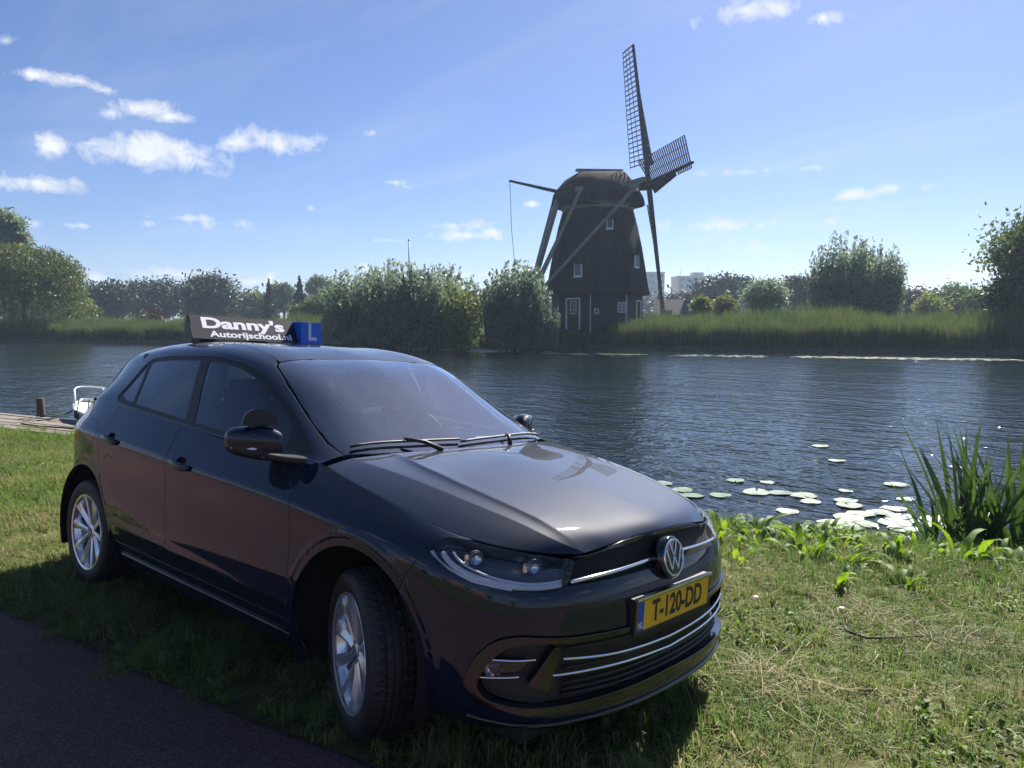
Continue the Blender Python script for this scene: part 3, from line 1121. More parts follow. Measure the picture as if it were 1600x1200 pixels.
# doors
f_front = [(-.435, .94), (-.402, .81), (-.400, .62), (-.403, .42), (-.405, .335)]
b_line = [(-1.525, 1.005), (-1.492, .87), (-1.492, .68), (-1.476, .45), (-1.462, .335)]
r_line = [(-2.31, 1.05), (-2.345, .905), (-2.338, .73), (-2.305, .635), (-2.205, .52), (-2.165, .42), (-2.150, .335)]


def crease(P):
    """pressed lines along the doors: a shallow undercut below the handles and a ramp above the sill"""
    z, x = P[:, 2], P[:, 0]
    zl = .405 + .035 * np.clip((-x - .4) / 1.8, 0, 1)
    t = np.clip(1 - np.abs(z - zl) / .045, 0, 1)
    return .0065 * t ** 1.5


fd_out = cat([open_uvs(B, 's', f_front[::-1], SIDE), vline(B, utop(-.445), utop(-1.532), 1.0), open_uvs(B, 's', b_line, SIDE), open_uvs(B, 's', [(-1.44, .335), (-.425, .335)], SIDE)])
rd_out = cat([open_uvs(B, 's', b_line[::-1], SIDE), vline(B, utop(-1.532), utop(-2.315), 1.0), open_uvs(B, 's', r_line, SIDE), open_uvs(B, 's', [(-2.13, .335), (-1.485, .335)], SIDE)])
HREC_F = uvs(B, 's', [(-1.285, .826), (-1.285, .886), (-1.375, .890), (-1.375, .831)], SIDE, r=.028, step=.01)
HREC_R = uvs(B, 's', [(-2.130, .860), (-2.130, .920), (-2.218, .924), (-2.218, .865)], SIDE, r=.028, step=.01)
fdoor = both_sides('front_door', B, fd_out, 'paint', holes=[HREC_F], step=.013, profile=crease)
rdoor = both_sides('rear_door', B, rd_out, 'paint', holes=[HREC_R], step=.013, profile=crease)
for doors, rec, hx in ((fdoor, HREC_F, (-1.225, .849, -1.415, .860)), (rdoor, HREC_R, (-2.065, .884, -2.265, .897))):
    both_sides('handle_recess', B, rec, 'black', doors, off=-.022, depth=.002, step=.01, gap=-.002)
    n = 9
    xs = np.linspace(hx[0], hx[2], n)
    zs = np.linspace(hx[1], hx[3], n)
    u, v = B.inv('s', np.stack([xs, zs], 1), SIDE)
    P = B.ev(u, v)
    bow = np.sin(np.linspace(0, math.pi, n)) ** .6 * .022 + .004
    for i, sd in enumerate((-1, 1)):
        mb = MB()
        k = len(mb.v)
        for j in range(n):
            hgt = .0155 + .004 * math.sin(math.pi * j / (n - 1))
            for a in range(10):
                th = 2 * math.pi * a / 10
                mb.v.append((P[j, 0], sd * (P[j, 1] + bow[j] + .009 * math.cos(th)), P[j, 2] + hgt * math.sin(th)))
        for j in range(n - 1):
            for a in range(10):
                mb.f.append((k + j * 10 + a, k + j * 10 + (a + 1) % 10, k + (j + 1) * 10 + (a + 1) % 10, k + (j + 1) * 10 + a))
        mb.f += [tuple(range(10)), tuple(range((n - 1) * 10, n * 10))]
        mb.build('door_handle', M['paint'], doors[i], smooth=True)

# sill between the wheels
sill_out = cat([open_uvs(B, 's', [(-.372, .255), (-.405, .334), (-1.3, .334), (-2.15, .334), (-2.185, .262)], SIDE),
                uvs_open_arc(RA, RR, -11.8, -22, 8), vline(B, utop(-2.22), utop(-.365), 0.0)[1:-1], uvs_open_arc(FA, FR, 202, 192, 8)])
sill = both_sides('sill', B, sill_out, 'paint', step=.016, gap=.0015)
for i, sd in enumerate((-1, 1)):
    u, v = B.inv('s', np.stack([np.linspace(-.42, -2.15, 20), np.full(20, .272)], 1), SIDE)
    P = B.ev(u, v)
    MB().tube([(p[0], sd * (p[1] + .004), p[2]) for p in P], .008, 8).build('sill_strip', M['black_gloss'], sill[i], smooth=True)

# rear quarter with the fuel flap, rear bumper, lights, tailgate
FLAP = fillet(np.array([(.7760, .8557), (.7755, .9035), (.7520, .9031), (.7358, .8603), (.7312, .7826), (.7538, .7483), (.7700, .7558)]) * [B.Lu, B.Lv], .035) / [B.Lu, B.Lv]
TLr = np.array([(.785, .868), (.787, .925), (.802, .972), (.86, .980), (.905, .955), (.905, .80), (.872, .70), (.838, .640), (.812, .66), (.795, .78)])
TLf = fillet(TLr * [B.Lu, B.Lv], .03) / [B.Lu, B.Lv]
q_out = cat([open_uvs(B, 's', r_line[::-1][1:], SIDE), vline(B, utop(-2.315), .798, 1.0), np.array([(.800, .972), (.787, .925), (.785, .868), (.795, .78), (.811, .66), (.803, .635), (.79, .60)]),
             uvs_open_arc(RA, RR, 128, -4)])
quarter = both_sides('rear_quarter', B, q_out, 'paint', holes=[FLAP], profile=flare(RA), step=.014)
both_sides('fuel_flap', B, FLAP, 'paint', quarter, step=.013, gap=.0028)
rb_out = cat([uvs_open_arc(RA, RR, 127, 201), vline(B, .80, 1.0, 0.0), vline(B, 1.0, .89, .64), np.array([(.872, .64), (.838, .628), (.812, .648), (.803, .63), (.79, .597)])])
rbump = cpart('rear_bumper', panel_mesh('rear_bumper', B, rb_out, [], sym=True, profile=flare(RA), step=.018), 'paint')
tl = both_sides('tail_light', B, TLf, 'red_lens', off=.001, depth=.03, step=.014)
TLa = fillet(np.array([(.798, .790), (.882, .800), (.866, .715), (.838, .665), (.818, .68)]) * [B.Lu, B.Lv], .015) / [B.Lu, B.Lv]
both_sides('indicator_lens', B, TLa, 'amber_lens', tl, off=.003, depth=.003, step=.014)
hatch_out = cat([vline(B, 1.0, .89, .645), np.array([(.875, .69), (.910, .80), (.910, .955), (.865, .99), (.83, .985)]), vline(B, .822, 1.0, 1.0)])
hatch = cpart('tailgate', panel_mesh('tailgate', B, hatch_out, [], sym=True, step=.02), 'paint')

# bonnet
bonnet_out = cat([vline(H, 0, 1, 1.0), np.array([(1.0, .8), (1.0, .5), (1.0, .25), (1.0, 0)]), vline(H, 1, 0, 0.0), np.array([(0, .25), (0, .5), (0, .8)])])


def ridge(P):
    """the pressed ridges that run back from the grille corners"""
    ay = np.abs(P[:, 1])
    yr = np.interp(P[:, 0], [-.3, -.05, .19, .38, .53, .635, .73], [.435, .485, .50, .488, .468, .455, .43])
    d = ay - yr
    amp = .0085 * np.clip((.745 - P[:, 0]) / .20, 0, 1) * np.clip((P[:, 0] + .34) / .20, 0.25, 1)
    e = np.sqrt(d * d + .007 ** 2) - .007
    return amp * np.where(d < 0, np.exp(-e / .07), np.exp(-e / .016))


bonnet = cpart('bonnet', panel_mesh('bonnet', H, bonnet_out, [], sym=True, step=.011, depth=.02, profile=ridge, gap=.0025, vlines=(H.kv[4],)), 'paint')

# glasshouse
GW = (0, 1)
WS_R = np.array([(.006, .607), (.0406, .6290), (.1215, .6265), (.2002, .6240), (.258, .6030)])
ws_out = cat([np.array([(.0, 0.0), (.0, .3), (.001, .5)]), WS_R, np.array([(.2690, .580), (.2755, .45), (.2790, .28), (.2810, .10), (.2812, 0)])])
frit = fillet(np.array([(.012, 0), (.012, .52), (.030, .575), (.1215, .597), (.197, .594), (.247, .560), (.2575, .48), (.264, .28), (.2650, .17), (.250, .15), (.219, .13), (.213, 0)]) * [G.Lu, G.Lv],
              [0, .04, .04, .02, .02, .04, .04, .02, .02, .03, .04, 0]) / [G.Lu, G.Lv]
wsc = cpart('windscreen', panel_mesh('windscreen', G, ws_out, [], sym=True, step=.03, off=-.003, depth=.003, lip=False, flip=False), 'windscreen')
cpart('windscreen_border', panel_mesh('windscreen_border', G, ws_out, [frit], sym=True, step=.02, off=-.007, depth=.002, lip=False), 'black', wsc)
OPEN = [(-2.434, 1.109), (-2.385, 1.086), (-2.30, 1.074), (-1.567, 1.032), (-1.152, 1.009), (-.50, .982), (-.475, 1.003), (-.73, 1.150), (-1.033, 1.297),
        (-1.20, 1.343), (-1.395, 1.368), (-1.592, 1.372), (-1.95, 1.362), (-2.20, 1.342), (-2.285, 1.325), (-2.345, 1.268)]
OPENr = [.02, .02, .03, .0, .0, .02, .02, .03, .05, .04, .03, .02, .03, .03, .04, .04]
open_uv = uvs(G, 's', OPEN, (0, .9), r=OPENr)
GF = [(-.655, 1.006), (-1.05, 1.022), (-1.438, 1.040), (-1.545, 1.349), (-1.395, 1.347), (-1.21, 1.321), (-1.045, 1.274), (-.775, 1.145), (-.675, 1.092)]
GRr = [(-1.533, 1.048), (-2.16, 1.084), (-2.252, 1.314), (-2.19, 1.324), (-1.95, 1.341), (-1.63, 1.350)]
GQ = [(-2.192, 1.088), (-2.30, 1.095), (-2.396, 1.121), (-2.365, 1.19), (-2.282, 1.302)]
gf = uvs(G, 's', GF, (0, .9), r=.025)
gr = uvs(G, 's', GRr, (0, .9), r=.025)
gq = uvs(G, 's', GQ, (0, .9), r=.018)
side_out = cat([np.array([(.004, .615)]), WS_R[1:] + [0, .012], np.array([(.2690, .592)]), vline(G, .281, .80, .580), np.array([(.83, .59), (.862, .62), (.885, .66), (.897, .72), (.899, .80), (.899, .92)]),
                vline(G, .892, .008, 1.0), np.array([(.0, .85), (.0, .72)])])
sframe = both_sides('side_frame', G, side_out, 'paint', holes=[open_uv], step=.013, depth=.025, gap=.001)
strim = both_sides('window_trim', G, open_uv, 'black', sframe, holes=[gf, gr, gq], step=.013, off=-.004, depth=.012, gap=.0)
both_sides('side_window', G, gf, 'side_glass', sframe, off=-.007, lip=False, step=.03)
both_sides('side_window', G, gr, 'privacy', sframe, off=-.007, lip=False, step=.03)
both_sides('side_window', G, gq, 'privacy', sframe, off=-.007, lip=False, step=.03)
roof_out = cat([np.array([(.2822, 0), (.2820, .10), (.2800, .28), (.2765, .45), (.2710, .572)]), vline(G, .281, .80, .576), np.array([(.83, .585), (.862, .615), (.8985, .60), (.8985, .3), (.8985, 0)])])
cpart('roof', panel_mesh('roof', G, roof_out, [], sym=True, step=.02, gap=.001), 'paint')
rw_out = np.array([(.904, 0), (.904, .3), (.906, .55), (.915, .66), (.985, .62), (.992, .3), (.992, 0)])
cpart('rear_window', panel_mesh('rear_window', G, rw_out, [], sym=True, step=.03, off=-.003, lip=False), 'privacy')
rh_out = np.array([(.9015, 0), (.9015, .3), (.9015, .72), (.9015, 1.0), (.95, 1.0), (1.0, 1.0), (1.0, .6), (1.0, .3), (1.0, 0)])
cpart('tailgate_frame', panel_mesh('tailgate_frame', G, rh_out, [cat([rw_out])], sym=True, step=.02), 'paint', hatch)
# roof spoiler and aerial
sp = MB()
prof = [(-2.93, 1.335), (-3.07, 1.318), (-3.085, 1.305), (-3.02, 1.295), (-2.97, 1.30)]
n = 15
for j in range(n):
    y = -.43 + .86 * j / (n - 1)
    bow = .07 * (abs(y) / .5) ** 2.5
    for (x, z) in prof:
        sp.v.append((x + bow * .9, y, z - bow * .8))
for j in range(n - 1):
    for a in range(5):
        sp.f.append((j * 5 + a, j * 5 + (a + 1) % 5, (j + 1) * 5 + (a + 1) % 5, (j + 1) * 5 + a))
sp.f += [tuple(range(5)), tuple(range((n - 1) * 5, n * 5))]
sp.build('spoiler', M['paint'], hatch, auto=40)
# inner shell, floor and wheel housings so that the shut lines read dark
def hole_circle(c, r):
    return uvs_open_arc(c, r, 0, 360, 60)[:-1]


def shell():
    def cut(c):
        p = np.array(arc(c, (FR if c is FA else RR) + .004, arch_angle(.225), 180 - arch_angle(.225), 50))
        u, v = B.inv('s', p, SIDE)
        q = np.stack([u, v], 1)
        return q
    f, r = cut(FA), cut(RA)
    o = cat([vline(B, 0.0, f[0][0] - .002, .03), f, vline(B, f[-1][0] + .002, r[0][0] - .002, .03), r, vline(B, r[-1][0] + .002, 1.0, .03), vline(B, 1.0, 0.0, .975)])
    return panel_mesh('inner_shell', B, o, [HLf, FRAME_Of], sym=True, off=-.014, depth=.003, step=.03, lip=False)


cpart('inner_shell', shell(), 'black_matt')
mb = MB()
mb.box((-1.25, 0, .20), (3.9, 1.38, .05))
mb.box((-1.30, 0, .25), (1.7, 1.56, .06))
mb.box((.35, 0, .55), (.5, .9, .5))
cpart('floor_pan', mb.mesh(), 'black_matt')
cpart('bonnet_liner', MB().box((.10, 0, .70), (.80, 1.10, .06)).mesh(), 'black_matt')
for c, wr in ((FA, FR), (RA, RR)):
    for sd in (-1, 1):
        mb = MB()
        prof = [(wr + .002, sd * .856), (wr + .012, sd * .825), (wr + .012, sd * .50), (.02, sd * .50)]
        mb.lathe(prof, 30, 'Y', (c[0], 0, c[1]), arc=(rad(-25), rad(205)))
        mb.build('wheel_housing', M['black_matt'], CAR, smooth=True)

# ------------------------------------------------------------------ wheels
def make_tyre():
    R0, W2 = .312, .098
    half = [(.223, .078), (.229, .088), (.248, .0965), (.270, .0988), (.288, .0945), (.300, .0855), (.3075, .0755), (.311, .062),
            (.312, .046), (.304, .0435), (.304, .0375), (.3125, .035), (.313, .020), (.305, .0175), (.305, .0105), (.3133, .008)]
    full = half + [(r, -y) for r, y in reversed(half)]
    seg = 216
    V, F = [], []
    n = len(full)
    for i, (r, y) in enumerate(full):
        for j in range(seg):
            a = 2 * math.pi * j / seg
            rr = r
            ph = (j + int(abs(y) * 160)) % 4
            if abs(y) > .040 and abs(y) < .080 and r > .30 and ph == 0: rr -= .007      # shoulder blocks
            if .018 < abs(y) < .036 and r > .31 and (j + int(abs(y) * 300)) % 6 == 0: rr -= .005
            V.append((rr * math.cos(a), y, rr * math.sin(a)))
    for i in range(n - 1):
        for j in range(seg):
            j2 = (j + 1) % seg
            F.append((i * seg + j, i * seg + j2, (i + 1) * seg + j2, (i + 1) * seg + j))
    return fast_mesh('tyre', V, F)


def make_wheel_meshes():
    """outer face towards -Y"""
    ms = {}
    ms['tyre'] = make_tyre()
    mb = MB()
    mb.lathe([(.196, -.088), (.207, -.092), (.2095, -.086), (.203, -.078), (.190, -.060), (.186, -.02), (.186, .07), (.205, .085), (.205, .088)], 72, 'Y')
    ms['rim'] = mb.mesh('rim')
    # spokes: five pairs, each a flat-topped blade that widens to the rim and dips towards the hub
    mb = MB()
    for k in range(5):
        for s_ in (-1, 1):
            base = math.radians(90 + 72 * k)
            a_in, a_out = base + s_ * math.radians(13), base + s_ * math.radians(17.5)
            rows = []
            for t in np.linspace(0, 1, 6):
                r = .040 + (.201 - .040) * t
                aa = a_in + (a_out - a_in) * t + s_ * math.radians(5) * math.sin(math.pi * t) * .3
                w = .0135 + .011 * t ** 1.2
                ylo = -.050
                ytop = -.060 - .024 * t ** 1.3
                c = Vector((r * math.cos(aa), 0, r * math.sin(aa)))
                tg = Vector((-math.sin(aa), 0, math.cos(aa)))
                rows.append([c + tg * (-w) * 1.05 + Vector((0, ylo, 0)), c + tg * (-w) + Vector((0, ytop + .008 * (s_ > 0), 0)),
                             c + tg * (s_ * w * .35) + Vector((0, ytop - .004, 0)), c + tg * w + Vector((0, ytop + .008 * (s_ < 0), 0)), c + tg * w * 1.05 + Vector((0, ylo, 0))])
            k0 = len(mb.v)
            for rw in rows: mb.v += [tuple(p) for p in rw]
            for i in range(5):
                for j in range(4):
                    mb.f.append((k0 + i * 5 + j, k0 + i * 5 + j + 1, k0 + (i + 1) * 5 + j + 1, k0 + (i + 1) * 5 + j))
    ms['spoke_face'] = mb.mesh('spoke')
    mb = MB()
    mb.lathe([(.0, -.040), (.10, -.040), (.187, -.030), (.187, .0)], 48, 'Y')
    mb.lathe([(.115, -.030), (.115, -.046), (.125, -.046), (.125, -.030)], 40, 'Y')
    ms['brake_disc'] = mb.mesh('brake_disc')
    mb = MB()
    mb.lathe([(.0, -.0665), (.026, -.0665), (.032, -.063), (.046, -.060), (.052, -.050), (.052, -.03)], 36, 'Y')
    ms['hub'] = mb.mesh('hub')
    for k in range(5):
        a = math.radians(90 + 36 + 72 * k)
        ms['bolt%d' % k] = MB().lathe([(.0, -.058), (.0085, -.058), (.0095, -.048), (.0095, -.04)], 10, 'Y', (.050 * math.cos(a), 0, .050 * math.sin(a))).mesh('bolt')
    mb = MB().lathe([(.0, -.0692), (.024, -.0690), (.0265, -.0670), (.0265, -.0640)], 30, 'Y')
    ms['cap'] = mb.mesh('cap')
    for k_ in ('rim', 'spoke_face', 'brake_disc'):
        for v_ in ms[k_].vertices:
            v_.co.x *= 1.082
            v_.co.z *= 1.082
    return ms


def emblem(R, depth, mat_ring, parent, place, name='emblem'):
    """round badge: a ring holding a V over a W; place maps (a, b, h) = right, up, out to a point"""
    mb = MB()
    k = 40
    for (r, h) in ((R, 0), (R, depth), (R * .90, depth), (R * .90, 0)):
        pass
    ringv = []
    for (r, h) in ((R, 0), (R * .985, depth), (R * .90, depth), (R * .885, 0)):
        for j in range(k):
            a = 2 * math.pi * j / k
            ringv.append(place(r * math.cos(a), r * math.sin(a), h))
    fs = []
    for i in range(3):
        for j in range(k):
            fs.append((i * k + j, i * k + (j + 1) % k, (i + 1) * k + (j + 1) % k, (i + 1) * k + j))
    mb.add(ringv, fs)
    w = R * .115

    def stroke(a, b):
        a, b = np.array(a) * R, np.array(b) * R
        d = (b - a) / np.linalg.norm(b - a)
        n_ = np.array([-d[1], d[0]]) * w / 2
        q = [a - n_, b - n_, b + n_, a + n_]
        vs_ = [place(p[0], p[1], 0) for p in q] + [place(p[0], p[1], depth * .9) for p in q]
        mb.add(vs_, [(4, 5, 6, 7), (0, 1, 5, 4), (1, 2, 6, 5), (2, 3, 7, 6), (3, 0, 4, 7)])
    stroke((-.335, .83), (-.04, .16)); stroke((.335, .83), (.04, .16))
    stroke((-.04, .16), (.04, .16))
    stroke((-.72, .50), (-.30, -.62)); stroke((.72, .50), (.30, -.62))
    stroke((-.30, -.62), (-.045, .02)); stroke((.30, -.62), (.045, .02))
    stroke((-.05, .02), (.05, .02))
    return mb.build(name, M[mat_ring], parent)


WM = make_wheel_meshes()
mats_w = dict(tyre='rubber', rim='alloy', spoke_face='alloy', brake_disc='alloy_dark', hub='alloy', cap='black_gloss')
mats_w.update({'bolt%d' % k: 'alloy_dark' for k in range(5)})
nm_w = dict(tyre='tyre', rim='rim', spoke_face='spoke', brake_disc='brake_disc', hub='hub', cap='hub_cap')
nm_w.update({'bolt%d' % k: 'wheel_bolt' for k in range(5)})
for k, me in WM.items():
    me.materials.append(M[mats_w[k]])
    me.polygons.foreach_set('use_smooth', [True] * len(me.polygons))
    me.set_sharp_from_angle(angle=rad(35 if k != 'tyre' else 28))
    bm = bmesh.new(); bm.from_mesh(me); bmesh.ops.recalc_face_normals(bm, faces=bm.faces); bm.to_mesh(me); bm.free()


def wheel(loc, steer, spin, left):
    w = empty('wheel', (loc[0], loc[1], loc[2] * .982), (0, 0, steer + (math.pi if left else 0)), CAR)
    w.scale = (.982, .982, .982)
    for k, me in WM.items():
        o = link(nm_w[k], me, None, w)
        o.rotation_euler = (0, spin, 0)
    e = emblem(.021, .002, 'chrome', w, lambda a, b, h: (a, -.0692 - h, b))
    e.rotation_euler = (0, spin, 0)
    return w


STEER = rad(-21.0)
wheel((0.0, -.757, .312), STEER, rad(8), False)
wheel((-2.552, -.752, .312), 0, rad(40), False)
wheel((0.0, .757, .312), STEER, rad(20), True)
wheel((-2.552, .752, .312), 0, rad(60), True)

# ------------------------------------------------------------------ badge, number plate
bz, bx0 = .700, .829
bn = Vector((.97, 0, .16)).normalized()
bu = Vector((-.16, 0, .97)).normalized()
brt = Vector((0, 1, 0))


def bplace(a, b, h):
    return tuple(Vector((bx0, 0, bz)) + brt * a + bu * b + bn * h)


mb = MB()
ring = []
prof = [(.078, -.05), (.080, -.004), (.076, .002), (.070, .004), (.0, .005)]
k = 48
for (r, h) in prof:
    for j in range(k):
        a = 2 * math.pi * j / k
        ring.append(bplace(r * math.cos(a), r * math.sin(a), h))
mb.add(ring, [(i * k + j, i * k + (j + 1) % k, (i + 1) * k + (j + 1) % k, (i + 1) * k + j) for i in range(len(prof) - 1) for j in range(k)])
badge = mb.build('badge', M['black_gloss'], CAR, smooth=True)
emblem(.070, .004, 'chrome', badge, lambda a, b, h: bplace(a, b, h + .0045))

pn = Vector((.998, 0, -.02)).normalized()
pu = Vector((.02, 0, .998)).normalized()
PX, PZ = .842, .530


def pplace(a, b, h):
    return tuple(Vector((PX, 0, PZ)) + Vector((0, 1, 0)) * a + pu * b + pn * h)


def plate_box(a0, a1, b0, b1, h0, h1):
    q = [(a0, b0), (a1, b0), (a1, b1), (a0, b1)]
    return MB().add([pplace(a, b, h0) for a, b in q] + [pplace(a, b, h1) for a, b in q],
                    [(0, 1, 2, 3), (4, 5, 6, 7), (0, 1, 5, 4), (1, 2, 6, 5), (2, 3, 7, 6), (3, 0, 4, 7)])


def mbx(a0, a1, b0, b1, h0, h1):
    m_ = MB()
    q = [(a0, b0), (a1, b0), (a1, b1), (a0, b1)]
    m_.add([pplace(a, b, h0) for a, b in q] + [pplace(a, b, h1) for a, b in q],
           [(0, 1, 2, 3), (4, 5, 6, 7), (0, 1, 5, 4), (1, 2, 6, 5), (2, 3, 7, 6), (3, 0, 4, 7)])
    return m_


hold = mbx(-.270, .270, -.066, .066, -.03, .002).build('plate_holder', M['black'], CAR)
mbx(-.272, .272, .0605, .070, -.002, .014).build('holder_rail', M['chrome'], hold)
plate = mbx(-.2605, .2605, -.0555, .0555, .003, .0055).build('number_plate', M['plate_yellow'], CAR)
mbx(-.2580, -.2170, -.0530, .0530, .0056, .0062).build('country_band', M['plate_blue'], plate)


def text_on(body, size, place, h, mat, parent, xs=1.0, shift=(0, 0), offset=0.0, name='lettering', ext=.0004):
    me = text_mesh(body, size, ext, xs=xs, offset=offset)
    for v in me.vertices:
        v.co = Vector(place(v.co.x + shift[0], v.co.y + shift[1], h + v.co.z))
    return link(name, me, M[mat], parent)


text_on('T-120-DD', .108, pplace, .0062, 'ink', plate, xs=.80, shift=(.022, 0), offset=.0030)
text_on('NL', .034, pplace, .0068, 'white', plate, xs=.75, shift=(-.2375, -.032), offset=.0004)
rim_ = MB()
for (a0, a1, b0, b1) in ((-.2605, .2605, .0535, .0555), (-.2605, .2605, -.0555, -.0535), (-.2605, -.2585, -.0535, .0535), (.2585, .2605, -.0535, .0535)):
    q = mbx(a0, a1, b0, b1, .0055, .0066)
    rim_.add(q.v, q.f)
rim_.build('plate_edge', M['ink'], plate)

# ------------------------------------------------------------------ door mirrors
def loft(sections, mat, name, parent, caps=True, auto=50):
    mb = MB()
    n = len(sections[0])
    for s_ in sections: mb.v += [tuple(p) for p in s_]
    for i in range(len(sections) - 1):
        for j in range(n):
            mb.f.append((i * n + j, i * n + (j + 1) % n, (i + 1) * n + (j + 1) % n, (i + 1) * n + j))
    if caps:
        mb.f += [tuple(range(n)), tuple(range((len(sections) - 1) * n, len(sections) * n))]
    return mb.build(name, M[mat], parent, auto=auto)


def superring(cx, y, cz, rx, rz, p=2.6, n=28, tilt=0.0):
    out = []
    for j in range(n):
        a = 2 * math.pi * j / n
        ca, sa = math.cos(a), math.sin(a)
        x = rx * math.copysign(abs(ca) ** (2 / p), ca)
        z = rz * math.copysign(abs(sa) ** (2 / p), sa)
        out.append((cx + x, y, cz + z + tilt * x))
    return out


for i, sd in enumerate((-1, 1)):
    root = empty('door_mirror', (0, 0, 0), (0, 0, 0), CAR)
    # housing: rings from the inner end to the rounded outer end
    st = [(.78 + (q_[0] - .80) * .93, *q_[1:]) for q_ in [(.800, .030, .040, 1.005), (.806, .050, .060, 1.010), (.84, .062, .070, 1.018), (.89, .064, .070, 1.023), (.94, .060, .064, 1.027), (.975, .050, .053, 1.030), (.995, .034, .037, 1.030), (1.003, .012, .014, 1.030)]]
    sec = [superring(-.640 - .48 * (y - .78), sd * y, z + .006, rx, rz, 2.7) for (y, rx, rz, z) in st]
    hs = loft(sec, 'paint', 'housing', root)
    # lower black half and foot
    sec = [superring(-.640 - .48 * (y - .78), sd * y, z + .006 - rz * .62, rx * 1.015, rz * .44, 2.6) for (y, rx, rz, z) in st[:-1]]
    loft(sec, 'black', 'lower_cover', root)
    ft = [superring(-.53, sd * .745, .962, .075, .020, 2.4), superring(-.56, sd * .785, .965, .060, .018, 2.4), superring(-.60, sd * .83, .972, .045, .017, 2.4), superring(-.62, sd * .87, .982, .035, .016, 2.4)]
    loft(ft, 'black', 'foot', root)
    # turn signal strip and the glass facing back
    mbq = MB().tube([(-.628 - .075 * t, sd * (.888 + .074 * t), 1.006 + .002 * t) for t in np.linspace(0, 1, 8)], [.003, .006, .006, .006, .006, .006, .005, .003], 8)
    mbq.build('turn_signal', M['led_tube'], root, smooth=True)
    loft([superring(-.712, sd * .80, 1.026, .002, .050), superring(-.752, sd * .875, 1.031, .002, .055), superring(-.775, sd * .935, 1.034, .002, .042)], 'mirror', 'mirror_glass', root)
    if sd < 0:
        # the instructor's extra mirror clipped on top of the right-hand housing
        bk = [superring(-.672, sd * (.825 + .012 * t), 1.098, .016, .018, 3) for t in (0, 6.0)]
        loft(bk, 'black', 'clip', root)
        mb = MB()
        n = 26
        outl = []
        for j in range(n):
            a = math.pi * (j / (n - 1)) * 1.18 - .09 * math.pi
            outl.append((.074 * math.cos(a), max(-.010, .060 * math.sin(a))))
        o3 = Vector((-.652, sd * .866, 1.112))
        rt, up_ = Vector((-.20, sd * 1.0, 0)).normalized(), Vector((-.10, 0, 1)).normalized()
        fw_ = rt.cross(up_) * (-sd)
        ring0 = [o3 + rt * a + up_ * b - fw_ * .020 for a, b in outl]
        ring1 = [o3 + rt * a + up_ * b for a, b in outl]
        ring2 = [o3 + rt * a * .82 + up_ * b * .82 + fw_ * .016 for a, b in outl]
        mb.add(ring0 + ring1 + ring2, [(i_ * n + j, i_ * n + (j + 1) % n, (i_ + 1) * n + (j + 1) % n, (i_ + 1) * n + j) for i_ in range(2) for j in range(n)] +
               [tuple(range(n)), tuple(range(2 * n, 3 * n))])
        tag(mb.build('extra_mirror', M['black'], root, auto=40), 'half-round extra instructor mirror')

# ------------------------------------------------------------------ wipers and cowl
cw = MB()
cols_ = np.linspace(0, .60, 16)
P1 = G.ev(np.full(16, .004), cols_)
P0 = H.ev(np.full(16, 1.0), np.linspace(0, .80, 16))
vv_ = [tuple(p + np.array([.0, 0, -.030])) for p in P0] + [tuple(p + np.array([-.03, 0, -.014])) for p in P1]
for sd in (-1, 1):
    cw.add([(a, sd * b, c) for a, b, c in vv_], [(j, j + 1, 17 + j, 16 + j) for j in range(15)])
cowl = cw.build('wiper_cowl', M['black'], CAR, fixn=True)


def on_glass(x, y, off):
    u, v = G.inv('t', np.array([(x, abs(y))]), (0, .4))
    p = G.ev(u, v)[0]
    n_ = G.normal(u, v)[0]
    n_ = n_ if n_[2] > 0 else -n_
    q = p + n_ * off
    return Vector((q[0], q[1] if y >= 0 else -q[1], q[2]))


for (piv, tip0, tip1) in (((-.255, .28), (-.372, .62), (-.300, -.03)), ((-.255, -.18), (-.380, -.60), (-.318, -.02))):
    w_ = empty('wiper', (0, 0, 0), (0, 0, 0), CAR)
    blade = [on_glass(tip0[0] + (tip1[0] - tip0[0]) * t, tip0[1] + (tip1[1] - tip0[1]) * t, .012) for t in np.linspace(0, 1, 12)]
    MB().tube(blade, .006, 6).build('blade', M['black'], w_, smooth=True)
    mid = blade[5] + Vector((.004, 0, .012))
    a0 = on_glass(piv[0] - .012, piv[1], .012) + Vector((.02, 0, -.01))
    MB().tube([a0, a0 * .5 + mid * .5 + Vector((.005, 0, .012)), mid], [.012, .009, .006], 8).build('arm', M['black'], w_, smooth=True)

# ------------------------------------------------------------------ interior
def rbox(c, size, bev=.03, rot=None):
    return MB().box(c, size, rot, bev)


dsh = MB()
pr = [(-.46, .955), (-.62, .975), (-.80, .970), (-.88, .930), (-.87, .80), (-.80, .60), (-.40, .60), (-.36, .93)]
dsh.prism(pr, (0, 1.30, 0), (0, -.65, 0), (1, 0, 0), (0, 0, 1))
dash = dsh.build('dashboard', M['dash'], CAR)
rbox((-.80, .355, .985), (.16, .34, .07), .02).build('instrument_hood', M['dash'], dash, smooth=True)
rbox((-.86, 0, .90), (.03, .24, .15), .01).build('display_screen', M['black_gloss'], dash)
sw = MB()
th = rad(24)
cx, cy, cz, R_ = -.985, .355, .925, .180
ring = [(cx - math.sin(th) * 0 + R_ * math.sin(th) * math.sin(a) * -1, cy + R_ * math.cos(a), cz + R_ * math.cos(th) * math.sin(a)) for a in np.linspace(0, 2 * math.pi, 33)]
sw.tube(ring, .015, 8, caps=False)
sw.box((cx + .01, cy, cz), (.05, .14, .09), Matrix.Rotation(-th, 3, 'Y'), .015)
sw.box((cx, cy, cz), (.02, .33, .03), Matrix.Rotation(-th, 3, 'Y'), .005)
sw.tube([(cx, cy, cz), (cx + .18, cy, cz - .08)], .035, 10)
